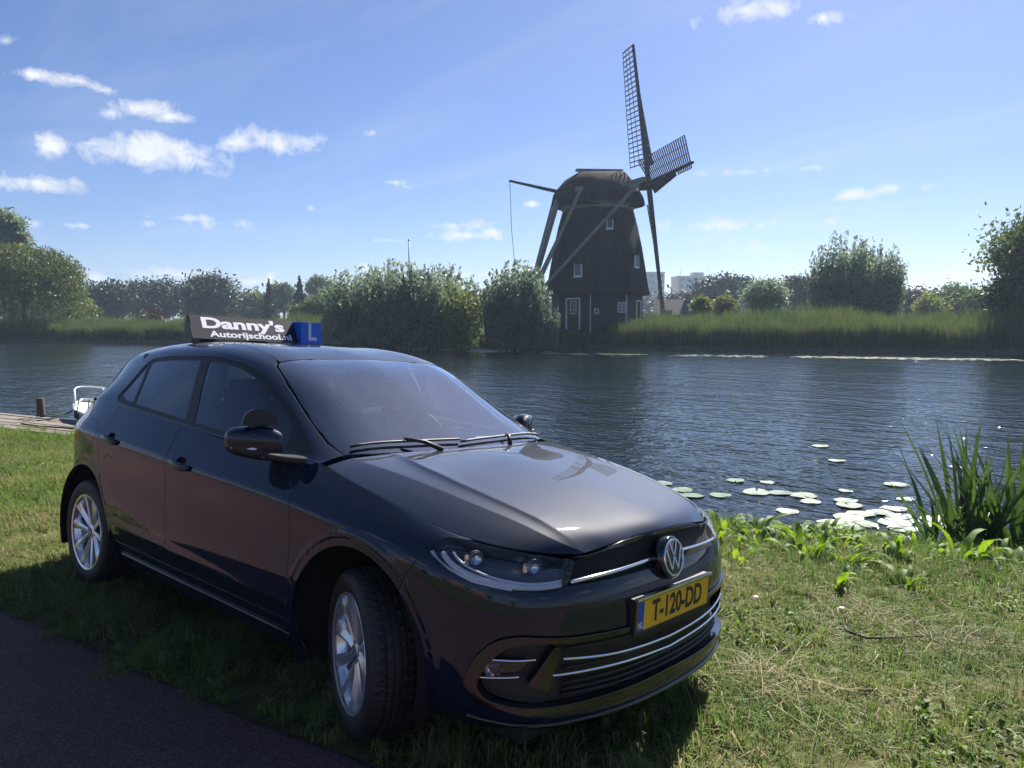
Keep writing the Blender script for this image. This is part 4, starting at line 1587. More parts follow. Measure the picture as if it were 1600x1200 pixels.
sw.build('steering_wheel', M['black'], CAR, smooth=True)
for (sx, sy) in ((-1.22, .36), (-1.22, -.36), (-2.05, .38), (-2.05, -.38)):
    st_ = empty('seat', (sx, sy, 0), (0, 0, 0), CAR)
    front = sx > -1.5
    rbox((0, 0, .47), (.50, .50, .17), .05).build('cushion', M['interior'], st_, smooth=True)
    rot = Matrix.Rotation(rad(-20), 3, 'Y')
    rbox((-.30, 0, .78), (.14, .48 if front else .62, .62), .05, rot).build('backrest', M['interior'], st_, smooth=True)
    rbox((-.425, 0, 1.165), (.10, .27, .17), .045, rot).build('headrest', M['interior'], st_, smooth=True)
    for py_ in (-.06, .06):
        MB().tube([(-.40, py_, 1.05), (-.42, py_, 1.12)], .007, 6).build('headrest_post', M['chrome'], st_)
hd = MB()
us, vs2 = np.linspace(.285, .89, 18), np.linspace(0, .55, 8)
for sd in (-1, 1):
    UU, VV = np.meshgrid(us, vs2)
    Pp = G.ev(UU.ravel(), VV.ravel()) * [1, sd, 1] - [0, 0, .035]
    hd.add(Pp, [(r * 18 + c_, r * 18 + c_ + 1, (r + 1) * 18 + c_ + 1, (r + 1) * 18 + c_) for r in range(7) for c_ in range(17)])
hd.build('headliner', M['grey_trim'], CAR, smooth=True)
for sd in (-1, 1):
    MB().beam((-1.47, sd * .70, .95), (-1.575, sd * .545, 1.35), .05, .09).build('pillar_trim', M['interior'], CAR)
    MB().beam((-.47, sd * .635, .96), (-1.05, sd * .515, 1.315), .03, .04).build('pillar_trim', M['interior'], CAR)
    MB().beam((-2.36, sd * .66, 1.0), (-2.44, sd * .50, 1.32), .05, .16).build('pillar_trim', M['interior'], CAR)
    MB().box((-1.35, sd * .74, .62), (1.75, .03, .62)).build('door_card', M['interior'], CAR)
mb = rbox((-1.03, 0, 1.300), (.03, .23, .065), .012)
mb.tube([(-1.01, 0, 1.315), (-.985, 0, 1.335)], .01, 6)
mb.build('rear_view_mirror', M['black_gloss'], CAR, smooth=True)
rbox((-.90, 0, 1.285), (.09, .17, .035), .012, Matrix.Rotation(rad(26), 3, 'Y')).build('camera_housing', M['black'], CAR, smooth=True)
M['sticker'] = simple_mat('round_sticker', (.55, .62, .40), .6)
for (sx, sy) in ((-.945, -.255), (-.955, .245)):
    p = on_glass(sx, sy, -.010)
    d_ = MB().lathe([(.0, 0), (.030, 0), (.032, .001)], 20)
    rot = Vector((0, 0, 1)).rotation_difference(Vector((.42, 0, .9))).to_matrix()
    d_.v = [tuple(p + rot @ Vector(q)) for q in d_.v]
    d_.build('windscreen_sticker', M['sticker'], CAR)

# ------------------------------------------------------------------ driving-school roof sign
SG = empty('roof_sign', (0, 0, 0), (rad(-3.45), 0, 0))
tag(SG, 'black wedge-shaped driving school roof sign with white lettering and a blue L block', 'roof sign')
M['sign_black'] = simple_mat('sign_black', (.018, .018, .022), .35, var=.2)
M['sign_blue'] = simple_mat('sign_blue', (.010, .13, .66), .30, var=.05)
M['sign_white'] = simple_mat('sign_white', (.82, .82, .84), .5, var=.03)
SX, Y0, Y1, ZB, ZT = -2.175, -.44, .262, 1.462, 1.600
F_B, F_T = .075, -.002             # front face: bottom edge forward of the top edge
prism = [(F_B, ZB), (F_T, ZT), (F_T - .02, ZT), (-.035, ZB)]
MB().prism(prism, (0, Y1 - Y0, 0), (SX, Y0, 0), (1, 0, 0), (0, 0, 1)).build('sign_board', M['sign_black'], SG)
fu = (Vector((F_T, 0, ZT)) - Vector((F_B, 0, ZB)))
fh = fu.length
fu.normalize()
fnn = Vector((0, 1, 0)).cross(fu).normalized()
fnn = fnn if fnn.x > 0 else -fnn


def splace(a, b, h):
    return tuple(Vector((SX + F_B, (Y0 + Y1) / 2, ZB)) + Vector((0, 1, 0)) * a + fu * (b + fh / 2) + fnn * h)


text_on("Danny's", .098, splace, .0006, 'sign_white', SG, xs=1.78, shift=(-.012, .026), offset=.0036)
text_on("Autorijschool.nl", .056, splace, .0006, 'sign_white', SG, xs=1.52, shift=(.030, -.046), offset=.0016)
bl = MB()
w0, w1 = Y1 - .005, Y1 + .150
bl.prism([(F_B + .028, ZB - .004), (F_B + .020, ZT - .004), (-.05, ZT - .004), (-.115, ZB - .004)], (0, w1 - w0, 0), (SX, w0, 0), (1, 0, 0), (0, 0, 1))
blk = bl.build('learner_block', M['sign_blue'], SG)


def lplace(a, b, h):
    return tuple(Vector((SX + F_B + .0245 - b * .03, (w0 + w1) / 2 + a, (ZB + ZT) / 2 + b)) + Vector((1, 0, .03)) * h)


text_on("L", .150, lplace, .0012, 'sign_white', blk, xs=.95, shift=(0.005, -.002), offset=.004)
MB().prism([(-.04, 0), (-.025, .128), (.0, .128), (.078, 0)], (0, -.006, 0), (SX, Y0, ZB), (1, 0, 0), (0, 0, 1)).build('end_plate', M['sign_black'], SG)
for yy in (-.34, .0, .34):
    MB().box((SX - .01, yy, ZB - .013), (.12, .10, .030), None, .006).build('magnet_foot', M['black'], SG)
# ------------------------------------------------------------------ the lie of the land
rng = np.random.default_rng(7)
WATER_Z = -0.55


def vnoise(x, y, s, seed=0):
    """smooth value noise in -1..1"""
    x, y = np.asarray(x) * s, np.asarray(y) * s
    xi, yi = np.floor(x).astype(int), np.floor(y).astype(int)
    fx, fy = x - xi, y - yi
    fx, fy = fx * fx * (3 - 2 * fx), fy * fy * (3 - 2 * fy)

    def h(a, b):
        v = np.sin(a * 127.1 + b * 311.7 + seed * 74.7) * 43758.5453
        return (v - np.floor(v)) * 2 - 1
    return (h(xi, yi) * (1 - fx) + h(xi + 1, yi) * fx) * (1 - fy) + (h(xi, yi + 1) * (1 - fx) + h(xi + 1, yi + 1) * fx) * fy


def road_edge(x):
    return -.965 + .163 * np.clip(x, -60, 60) + .012 * np.sin(np.asarray(x) * 2.3) + .007 * np.sin(np.asarray(x) * 7.1 + 1)


def bank_edge(x):
    """where the near bank meets the water"""
    x = np.asarray(x, float)
    return 5.28 + .225 * np.clip(x, -300, 300) + .16 * np.sin(x * 1.1) + .08 * np.sin(x * 2.9 + 2)


def ground_z(x, y):
    x, y = np.asarray(x, float), np.asarray(y, float)
    ye = y - .163 * (x - np.clip(x, -4, 1.5))
    z = np.minimum(-.0603 * ye, .088)
    d = bank_edge(x) - y                     # metres to the water
    t = np.clip((1.75 - d) / 1.5, 0, 1)
    t = t * t * (3 - 2 * t)
    z = z * (1 - t) + (WATER_Z + .035) * t
    z = np.where(d < .25, WATER_Z + .035 - .45 * (.25 - d), z)
    return np.maximum(z, -2.2)


def bumpy(x, y):
    off = np.clip((y - road_edge(x)) / .5, 0, 1)
    return ground_z(x, y) + off * (.012 * vnoise(x, y, 1.7, 1) + .007 * vnoise(x, y, 4.3, 2))


def axis_pts(lo, hi, core0, core1, step, grow=1.25):
    c = list(np.arange(core0, core1 + 1e-6, step))
    s, p = step, core1
    while p < hi:
        s *= grow
        p += s
        c.append(min(p, hi))
    s, p = step, core0
    while p > lo:
        s *= grow
        p -= s
        c.insert(0, max(p, lo))
    return np.array(c)


def grid_mesh(name, xs, ys, zf, mat):
    X, Y = np.meshgrid(xs, ys)
    Z = zf(X, Y)
    V = np.stack([X.ravel(), Y.ravel(), Z.ravel()], 1)
    nx = len(xs)
    i, j = np.meshgrid(np.arange(nx - 1), np.arange(len(ys) - 1))
    a = (j * nx + i).ravel()
    return fast_mesh(name, V, np.stack([a, a + 1, a + nx + 1, a + nx], 1), mat, smooth=True)


def soil_mat():
    m, nt, b = new_mat('turf_soil')
    pset(b, rough=.95, spec=.1)
    n1 = nodes_noise(nt, 0.9, 5, .6, 'World')
    n2 = nodes_noise(nt, 38.0, 4, .65, 'World')
    c1 = ramp(nt, n1.outputs[0], [(.35, (.075, .085, .028)), (.65, (.150, .135, .062))])
    mx = nt.nodes.new('ShaderNodeMix')
    mx.data_type = 'RGBA'
    mx.blend_type = 'MULTIPLY'
    mx.inputs[0].default_value = .75
    nt.links.new(c1, mx.inputs[6])
    nt.links.new(ramp(nt, n2.outputs[0], [(.3, (.35, .35, .33)), (.75, (1.1, 1.05, .95))]), mx.inputs[7])
    nt.links.new(mx.outputs[2], b.inputs['Base Color'])
    bump(nt, b, n2.outputs[0], .8, .02)
    return m


M['soil'] = soil_mat()
xs = axis_pts(-690, 690, -16, 6, .2)
ys = axis_pts(-690, 12, -3, 8, .2)
ys = ys[ys < 60]
tag(link('ground', grid_mesh('ground', xs, ys, bumpy, M['soil'])), 'sloping turf bank between the cycle path and the water', kind='structure')


def asphalt_mat():
    m, nt, b = new_mat('maroon_asphalt')
    pset(b, rough=.85, spec=.25)
    v = nt.nodes.new('ShaderNodeTexVoronoi')
    v.inputs['Scale'].default_value = 160
    g = nt.nodes.new('ShaderNodeNewGeometry')
    nt.links.new(g.outputs['Position'], v.inputs['Vector'])
    n = nodes_noise(nt, 1.2, 6, .65, 'World')
    n2 = nodes_noise(nt, 220, 3, .6, 'World')
    c = ramp(nt, v.outputs['Color'], [(.1, (.075, .044, .043)), (.6, (.118, .070, .066)), (.95, (.22, .15, .14))])
    mx = nt.nodes.new('ShaderNodeMix')
    mx.data_type = 'RGBA'
    mx.blend_type = 'MULTIPLY'
    mx.inputs[0].default_value = .8
    nt.links.new(c, mx.inputs[6])
    nt.links.new(ramp(nt, n.outputs[0], [(.25, (.70, .68, .72)), (.75, (1.05, 1.0, 1.0))]), mx.inputs[7])
    nt.links.new(mx.outputs[2], b.inputs['Base Color'])
    bump(nt, b, v.outputs['Distance'], .55, .006)
    return m


M['asphalt'] = asphalt_mat()
rx = axis_pts(-600, 600, -14, 6, .10)
V, F = [], []
prof_t = [(0.0, -.05), (0.0, .010), (-.04, .016), (-.9, .018), (-1.8, .020), (-3.2, .018), (-3.62, .014), (-3.65, -.05)]
for x in rx:
    e = float(road_edge(x))
    for (t, h) in prof_t:
        V.append((x, e + t, float(ground_z(x, e + t)) + h))
n = len(prof_t)
for i in range(len(rx) - 1):
    for j in range(n - 1):
        F.append((i * n + j, (i + 1) * n + j, (i + 1) * n + j + 1, i * n + j + 1))
me = fast_mesh('cycle_path', V, F, M['asphalt'])
tag(link('cycle_path', me), 'dark red asphalt cycle path in front of the car', kind='structure')


def water_mat():
    m, nt, b = new_mat('canal_water')
    pset(b, color=(.010, .017, .018), rough=.035, ior=1.333, spec=.5)
    g = nt.nodes.new('ShaderNodeNewGeometry')

    def nz(scale, stretch, rotz, detail, rough, dist):
        mp = nt.nodes.new('ShaderNodeMapping')
        mp.inputs['Rotation'].default_value = (0, 0, rad(rotz))
        mp.inputs['Scale'].default_value = (scale * stretch, scale, scale)
        nt.links.new(g.outputs['Position'], mp.inputs[0])
        t = nt.nodes.new('ShaderNodeTexNoise')
        t.inputs['Scale'].default_value = 1.0
        t.inputs['Detail'].default_value = detail
        t.inputs['Roughness'].default_value = rough
        t.inputs['Distortion'].default_value = dist
        nt.links.new(mp.outputs[0], t.inputs['Vector'])
        return t.outputs[0]

    def ma(op, a, b_):
        q = nt.nodes.new('ShaderNodeMath')
        q.operation = op
        for k, s_ in enumerate((a, b_)):
            if isinstance(s_, (int, float)): q.inputs[k].default_value = s_
            else: nt.links.new(s_, q.inputs[k])
        return q.outputs[0]
    big = ma('MULTIPLY', nz(1.15, .42, 28, 2.0, .5, .4), .10)
    mid = ma('MULTIPLY', nz(3.6, .5, 50, 2.0, .5, .5), .072)
    fine = ma('MULTIPLY', nz(11.0, .6, 12, 1.5, .5, .3), .024)
    gust = ramp(nt, nz(.16, .5, 35, 2.0, .5, 0), [(.3, (.45,) * 3), (.7, (1.0,) * 3)])
    h = ma('MULTIPLY', ma('ADD', ma('ADD', big, mid), fine), gust)
    bp = nt.nodes.new('ShaderNodeBump')
    bp.inputs['Strength'].default_value = 1.0
    bp.inputs['Distance'].default_value = 1.0
    nt.links.new(h, bp.inputs['Height'])
    nt.links.new(bp.outputs[0], b.inputs['Normal'])
    return m


M['water'] = water_mat()
far_y = lambda x: 22.0 + .395 * (np.asarray(x, float) + 87.3)
wx = axis_pts(-690, 690, -100, 60, 4.0)
V, F = [], []
for x in wx:
    V += [(x, float(bank_edge(x)) - 4.0, WATER_Z), (x, float(far_y(x)) + 4.0, WATER_Z)]
for i in range(len(wx) - 1):
    F.append((2 * i, 2 * i + 2, 2 * i + 3, 2 * i + 1))
tag(link('water', fast_mesh('water', V, F, M['water'])), 'rippled canal water between the two banks', kind='structure')


# far bank: rises from a timber edge to the meadow and the mill mound
def far_z(x, y):
    d = (y - far_y(x)) * .93
    z = np.where(d < 0, WATER_Z - .6, np.clip(-.22 + .10 * d, -.3, .75))
    mill = np.exp(-(((x + 40.5) / 11) ** 2 + ((y - 55.5) / 11) ** 2))
    return z + .45 * mill * (d > 2)


us_ = axis_pts(-690, 690, -110, 40, 3.0)
ds_ = np.concatenate([[-1.5, -.02, 0.0, .6, 1.5, 3, 5, 8, 12], np.arange(16, 60, 6), [70, 90, 130, 200, 320, 480, 640]])
X, D = np.meshgrid(us_, ds_)
Y = far_y(X) + D
Z = far_z(X, Y)
nx = len(us_)
i, j = np.meshgrid(np.arange(nx - 1), np.arange(len(ds_) - 1))
a = (j * nx + i).ravel()
M['meadow'] = simple_mat('meadow', (.060, .080, .026), .95, var=.35, vscale=.25, coord='Object', spec=.1)
tag(link('far_bank', fast_mesh('far_bank', np.stack([X.ravel(), Y.ravel(), Z.ravel()], 1), np.stack([a, a + 1, a + nx + 1, a + nx], 1), M['meadow'], smooth=True)),
    'meadow on the far bank behind the reeds', kind='structure')


# ------------------------------------------------------------------ scattering: instances of a few small tufts on computed points
def gn_scatter(name, P, rot, scl, idx, coll, label, tilt=None):
    me = bpy.data.meshes.new(name)
    me.vertices.add(len(P))
    me.vertices.foreach_set('co', np.asarray(P, np.float32).ravel())
    for nm, arr, tp in (('rot', rot, 'FLOAT'), ('scl', scl, 'FLOAT'), ('idx', idx, 'INT')):
        at = me.attributes.new(nm, tp, 'POINT')
        at.data.foreach_set('value', np.asarray(arr, np.float32 if tp == 'FLOAT' else np.int32))
    o = link(name, me)
    ng = bpy.data.node_groups.new(name + '_nodes', 'GeometryNodeTree')
    ng.interface.new_socket('Geometry', in_out='INPUT', socket_type='NodeSocketGeometry')
    ng.interface.new_socket('Geometry', in_out='OUTPUT', socket_type='NodeSocketGeometry')
    N_ = ng.nodes
    gi, go = N_.new('NodeGroupInput'), N_.new('NodeGroupOutput')
    ci = N_.new('GeometryNodeCollectionInfo')
    ci.inputs['Collection'].default_value = coll
    ci.inputs['Separate Children'].default_value = True
    ci.inputs['Reset Children'].default_value = True
    ip = N_.new('GeometryNodeInstanceOnPoints')
    ip.inputs['Pick Instance'].default_value = True

    def attr(nm, tp):
        n_ = N_.new('GeometryNodeInputNamedAttribute')
        n_.data_type = tp
        n_.inputs['Name'].default_value = nm
        return n_.outputs['Attribute']
    cx = N_.new('ShaderNodeCombineXYZ')
    ng.links.new(attr('rot', 'FLOAT'), cx.inputs[2])
    er = N_.new('FunctionNodeEulerToRotation')
    ng.links.new(cx.outputs[0], er.inputs[0])
    ng.links.new(gi.outputs[0], ip.inputs['Points'])
    ng.links.new(ci.outputs[0], ip.inputs['Instance'])
    ng.links.new(attr('idx', 'INT'), ip.inputs['Instance Index'])
    ng.links.new(er.outputs[0], ip.inputs['Rotation'])
    ng.links.new(attr('scl', 'FLOAT'), ip.inputs['Scale'])
    ng.links.new(ip.outputs[0], go.inputs[0])
    md = o.modifiers.new('scatter', 'NODES')
    md.node_group = ng
    tag(o, label, kind='stuff')
    return o


def blade_tile(name, n, size, h0, h1, w0, w1, lean, mats, probs, curl=.5, seed=1, clump=0, circle=False):
    r = np.random.default_rng(seed)
    V, F, MI = [], [], []
    if clump:
        cc = r.uniform(-size / 2, size / 2, (clump, 2))
    for k in range(n):
        if clump:
            c = cc[r.integers(clump)] + r.normal(0, size * .05, 2)
        else:
            c = r.uniform(-size / 2, size / 2, 2)
        h = r.uniform(h0, h1)
        w = r.uniform(w0, w1)
        a = r.uniform(0, 2 * math.pi)
        ln = abs(r.normal(0, lean)) * h
        d = np.array([math.cos(a), math.sin(a)])
        fa = a + math.pi / 2 + r.normal(0, .6)
        s_ = np.array([math.cos(fa), math.sin(fa)]) * w / 2
        m1 = c + d * ln * (.35 - .15 * curl)
        m2 = c + d * ln
        z1, z2 = h * .55, h * math.sqrt(max(.15, 1 - min(.85, (ln / h) ** 2 * .5)))
        i0 = len(V)
        V += [(*(c - s_), -.01), (*(c + s_), -.01), (*(m1 + s_ * .85), z1), (*(m1 - s_ * .85), z1), (*m2, z2)]
        F += [(i0, i0 + 1, i0 + 2), (i0, i0 + 2, i0 + 3), (i0 + 3, i0 + 2, i0 + 4)]
        MI += [r.choice(len(mats), p=probs)] * 3
    me = fast_mesh(name, V, F, mats)
    me.polygons.foreach_set('material_index', np.array(MI, np.int32))
    return bpy.data.objects.new(name, me)


def turf_leaf(name, stops, trans=.45, spec=.25):
    m, nt, b = new_mat(name)
    pset(b, rough=.6, spec=spec)
    n = nodes_noise(nt, .75, 4, .6, 'World')
    n2 = nodes_noise(nt, 9.0, 3, .6, 'World')
    ad = nt.nodes.new('ShaderNodeMath')
    ad.operation = 'MULTIPLY_ADD'
    ad.inputs[1].default_value = .45
    nt.links.new(n2.outputs[0], ad.inputs[0])
    nt.links.new(n.outputs[0], ad.inputs[2])
    c = ramp(nt, ad.outputs[0], stops)
    nt.links.new(c, b.inputs['Base Color'])
    tr = nt.nodes.new('ShaderNodeBsdfTranslucent')
    nt.links.new(c, tr.inputs['Color'])
    mx = nt.nodes.new('ShaderNodeMixShader')
    mx.inputs[0].default_value = trans
    nt.links.new(b.outputs[0], mx.inputs[1])
    nt.links.new(tr.outputs[0], mx.inputs[2])
    nt.links.new(mx.outputs[0], nt.nodes['Material Output'].inputs['Surface'])
    return m


M['grass'] = turf_leaf('grass_blade', [(.44, (.075, .125, .024)), (.64, (.140, .205, .042)), (.82, (.215, .235, .075)), (.97, (.36, .31, .15))])
M['grass_lush'] = turf_leaf('lush_grass_blade', [(.42, (.060, .130, .020)), (.72, (.130, .225, .038)), (.95, (.22, .27, .060))])
M['straw'] = turf_leaf('dry_grass_blade', [(.4, (.20, .155, .075)), (.9, (.40, .32, .18))], .3)
lawn_coll = bpy.data.collections.new('lawn_tiles')
for k in range(5):
    lawn_coll.objects.link(blade_tile('lawn_%d' % k, 620, .36, .025, .080, .0030, .0058, 1.25, [M['grass'], M['grass_lush'], M['straw']], [.48, .38, .14], seed=10 + k, clump=34))
for k in range(3):   # idx 5..7: rougher, taller grass
    lawn_coll.objects.link(blade_tile('lawn_%d' % (5 + k), 420, .36, .04, .13, .0030, .006, .9, [M['grass_lush'], M['grass'], M['straw']], [.55, .25, .20], seed=30 + k, clump=20))
for k in range(2):   # idx 8..9: tall bank grass
    lawn_coll.objects.link(blade_tile('lawn_%d' % (8 + k), 300, .36, .06, .20, .003, .0065, .6, [M['grass_lush'], M['grass'], M['straw']], [.72, .20, .08], seed=50 + k, clump=12))

def leafy_tile(name, n, size, mat, seed):
    r_ = np.random.default_rng(seed)
    V, F = [], []
    for k in range(n // 6):
        c = r_.uniform(-size / 2, size / 2, 2)
        for q in range(6):
            a = r_.uniform(0, 6.28)
            L, w = r_.uniform(.016, .045), r_.uniform(.006, .013)
            d, p = np.array([math.cos(a), math.sin(a)]), np.array([-math.sin(a), math.cos(a)])
            z0, z1 = r_.uniform(.005, .03), r_.uniform(.012, .06)
            i0 = len(V)
            b0 = c + d * .008
            V += [(*b0, z0), (*(c + d * L * .5 + p * w), z0 + (z1 - z0) * .8), (*(c + d * L), z1 * .8), (*(c + d * L * .5 - p * w), z0 + (z1 - z0) * .7)]
            F += [(i0, i0 + 1, i0 + 2, i0 + 3)]
    return bpy.data.objects.new(name, fast_mesh(name, V, F, mat))


M['clover'] = leaf_mat('clover_leaf', (.055, .105, .020), (.14, .21, .045), .35, .6, 2.5, .25)
for k in range(3):   # idx 10..12 by name
    lawn_coll.objects.link(leafy_tile('leafy_%d' % k, 210, .40, M['clover'], 90 + k))
for k in range(2):   # flattened dry thatch
    lawn_coll.objects.link(blade_tile('mat_%d' % k, 260, .36, .05, .12, .0025, .005, 2.6, [M['straw'], M['grass']], [.7, .3], seed=95 + k))
ORDER = sorted(o.name for o in lawn_coll.objects)
TI = {nm: ORDER.index(nm) for nm in ORDER}
pts, idx, scl = [], [], []
step = .27
for x in np.arange(-26, 6.0, step):
    far = x < -15
    for y in np.arange(float(road_edge(x)) - .10, float(bank_edge(x)) + .12, step):
        if far and rng.random() < .35: continue
        xx, yy = x + rng.uniform(-.12, .12), y + rng.uniform(-.12, .10)
        te, d = yy - float(road_edge(xx)), float(bank_edge(xx)) - yy
        if te < -.05: continue
        if -15.5 < xx < -9.0 and -.1 < d - 0.15 < 1.15 and False: continue
        rough = vnoise(xx, yy, .8, 5)
        if d < 1.75 + .6 * rough: i_ = 8 + rng.integers(2)
        elif d < 3.2 + 1.1 * rough or (te < .30 and rng.random() < .3) or rough > .45 or rng.random() < .08: i_ = 5 + rng.integers(3)
        else: i_ = rng.integers(5)
        if d < -.05: continue
        idx.append(TI['lawn_%d' % i_])
        pts.append((xx, yy, float(bumpy(xx, yy)) - .004))
        scl.append((.55 if d < .7 else 1.0) * rng.uniform(.8, 1.25) * (.55 if te < .03 else (.8 if te < .12 else 1)))
        if x > -9 and te > .2:
            wet = vnoise(xx, yy, 1.3, 9) + (.5 if d < 3 else 0)
            if wet > .10 and rng.random() < .6:
                idx.append(TI['leafy_%d' % rng.integers(3)]); pts.append((xx + .1, yy, float(bumpy(xx, yy)))); scl.append(rng.uniform(.8, 1.3))
            elif wet < -.2 and rng.random() < .24:
                idx.append(TI['mat_%d' % rng.integers(2)]); pts.append((xx + .1, yy, float(bumpy(xx, yy)))); scl.append(rng.uniform(.7, 1.1))
# beyond the path, behind the camera: the verge on the other side
for x in np.arange(-14, 12, .45):
    for y in np.arange(0, 3.4, .45):
        yy = float(road_edge(x)) - 3.75 - y
        pts.append((x, yy, float(ground_z(x, yy)))); idx.append(TI['lawn_%d' % rng.integers(5)]); scl.append(1.3)
gn_scatter('grass', pts, rng.uniform(0, 6.28, len(pts)), scl, idx, lawn_coll, 'short dry-tipped grass on the bank under and around the car')
# ------------------------------------------------------------------ trees and shrubs
CX, CY = 2.316, -2.532          # distances below are measured from the photographer's standpoint


def site(col, depth):
    """ground position of a thing seen at photo column col, depth metres along the view"""
    k = (col - 800) / 1231.5
    return CX + depth * (-.6684 + k * .7458), CY + depth * (.7482 + k * .6664)


def leaf_quads(C, size, r, squash=1.0, up=None, droop=0.0, aspect=.5):
    """one small folded leaf (two triangles as a quad) at each centre"""
    n = len(C)
    a = r.normal(size=(n, 3))
    if up is not None:
        a = a * (1 - up) + np.array([0, 0, 1.0]) * up * np.sign(r.normal(size=(n, 1)) + (1.5 if up > .5 else 0))
    a[:, 2] -= droop
    a /= np.linalg.norm(a, axis=1, keepdims=True)
    b = np.cross(a, r.normal(size=(n, 3)))
    b /= np.maximum(np.linalg.norm(b, axis=1, keepdims=True), 1e-6)
    s = (size * r.uniform(.6, 1.35, (n, 1)))
    V = np.empty((n, 4, 3))
    V[:, 0] = C - a * s * .5
    V[:, 1] = C + b * s * aspect * .5
    V[:, 2] = C + a * s * .5
    V[:, 3] = C - b * s * aspect * .5
    return V.reshape(-1, 3), np.arange(n * 4).reshape(-1, 4)


def limbs_mesh(h, w, r, n=6, trunk_h=.35, r0=.16):
    mb = MB()
    top = Vector((r.normal(0, .03) * w, r.normal(0, .03) * w, h * .72))
    mb.tube([(0, 0, -.3), (0, 0, h * trunk_h * .5), top * .6, top], [r0 * 1.25, r0, r0 * .7, r0 * .25], 8)
    for k in range(n):
        a = 2 * math.pi * k / n + r.uniform(-.4, .4)
        z0 = h * (trunk_h * .6 + .3 * r.random())
        e = Vector((math.cos(a) * w * .62, math.sin(a) * w * .62, min(h * .9, z0 + h * r.uniform(.15, .4))))
        m_ = Vector((e.x * .45, e.y * .45, z0 + (e.z - z0) * .65))
        mb.tube([(0, 0, z0), m_, e], [r0 * .5, r0 * .32, r0 * .1], 6)
    return mb


def crown_points(kind, n, h, w, r, base=0.0):
    """leaf positions: clumps spread through the crown, thinner at its edge"""
    if kind == 'round':
        nf = int(n * .30)
        f = r.normal(size=(nf, 3))
        f /= np.linalg.norm(f, axis=1, keepdims=True)
        f *= r.random((nf, 1)) ** (1 / 3)
        fill = np.stack([f[:, 0] * w * .72, f[:, 1] * w * .72, base + (h - base) * (.46 + .40 * f[:, 2])], 1)
        k = max(16, n // 90)
        u = r.normal(size=(k, 3))
        u /= np.linalg.norm(u, axis=1, keepdims=True)
        rad_ = r.uniform(.45, 1.0, (k, 1)) ** .6
        c = u * rad_
        c[:, 2] = np.abs(c[:, 2] * .9) * np.sign(c[:, 2] + .35)
        cc = np.stack([c[:, 0] * w * .78, c[:, 1] * w * .78, base + (h - base) * (.5 + .40 * c[:, 2])], 1)
        sg = w * .17 * r.uniform(.7, 1.3, k)
        i = r.integers(k, size=n - nf)
        off = r.normal(size=(n - nf, 3)) * sg[i][:, None]
        off[:, 2] *= .75
        return np.concatenate([cc[i] + off, fill])
    if kind == 'cone':
        z = base + (h - base) * (1 - np.sqrt(r.random(n)))
        t = 1 - (z - base) / (h - base)
        lay = .75 + .25 * np.sin(z * 5.5 / h * 6)
        a = r.uniform(0, 2 * math.pi, n)
        rr = w * t * lay * np.sqrt(r.random(n)) * 1.1
        return np.stack([rr * np.cos(a), rr * np.sin(a), z - rr * .25], 1)
    if kind == 'spray':        # upright feathery willow: many wands rising from low stools
        nf = int(n * .48)
        a = r.uniform(0, 2 * math.pi, nf)
        q = r.random(nf) ** .45
        zt = h * (.30 + .42 * np.sqrt(np.clip(1 - q ** 2.6, 0, 1))) * (1 + .10 * np.sin(a * 3 + h) + .07 * np.sin(a * 7))
        fill = np.stack([w * .95 * q * np.cos(a), w * .95 * q * np.sin(a), base + zt * r.random(nf) ** .7], 1)
        n = n - nf
        k = max(50, n // 34)
        a = r.uniform(0, 2 * math.pi, k)
        q = np.sqrt(r.random(k))
        bx_, by_ = w * .62 * q * np.cos(a), w * .62 * q * np.sin(a)
        lean = np.stack([np.cos(a) * q, np.sin(a) * q], 1) * w * .42 + r.normal(0, w * .05, (k, 2))
        prof = np.sqrt(np.clip(1 - (q * .92) ** 2.4, 0, 1))
        hh = h * (.42 + .58 * prof) * r.uniform(.74, 1.06, k)
        i = r.integers(k, size=n)
        t = r.random(n) ** .7
        x = bx_[i] + lean[i, 0] * t + r.normal(0, .045 * w + .03, n) * (1.15 - .75 * t)
        y = by_[i] + lean[i, 1] * t + r.normal(0, .045 * w + .03, n) * (1.15 - .75 * t)
        return np.concatenate([np.stack([x, y, base + (hh[i] - base) * t], 1), fill])
    if kind == 'weeping':
        k = max(60, n // 40)
        a = r.uniform(0, 2 * math.pi, k)
        q = np.sqrt(r.random(k))
        top = base + (h - base) * (.62 + .38 * np.sqrt(1 - (q * .95) ** 2)) * r.uniform(.86, 1.03, k)
        ex, ey = w * q * np.cos(a), w * q * np.sin(a)
        low = np.maximum(.1, top - (h * (.25 + .6 * q)) * r.uniform(.6, 1.1, k))
        i = r.integers(k, size=n)
        t = r.random(n)
        return np.stack([ex[i] * (1 + .06 * t) + r.normal(0, .05 * w, n), ey[i] * (1 + .06 * t) + r.normal(0, .05 * w, n), top[i] + (low[i] - top[i]) * t], 1)


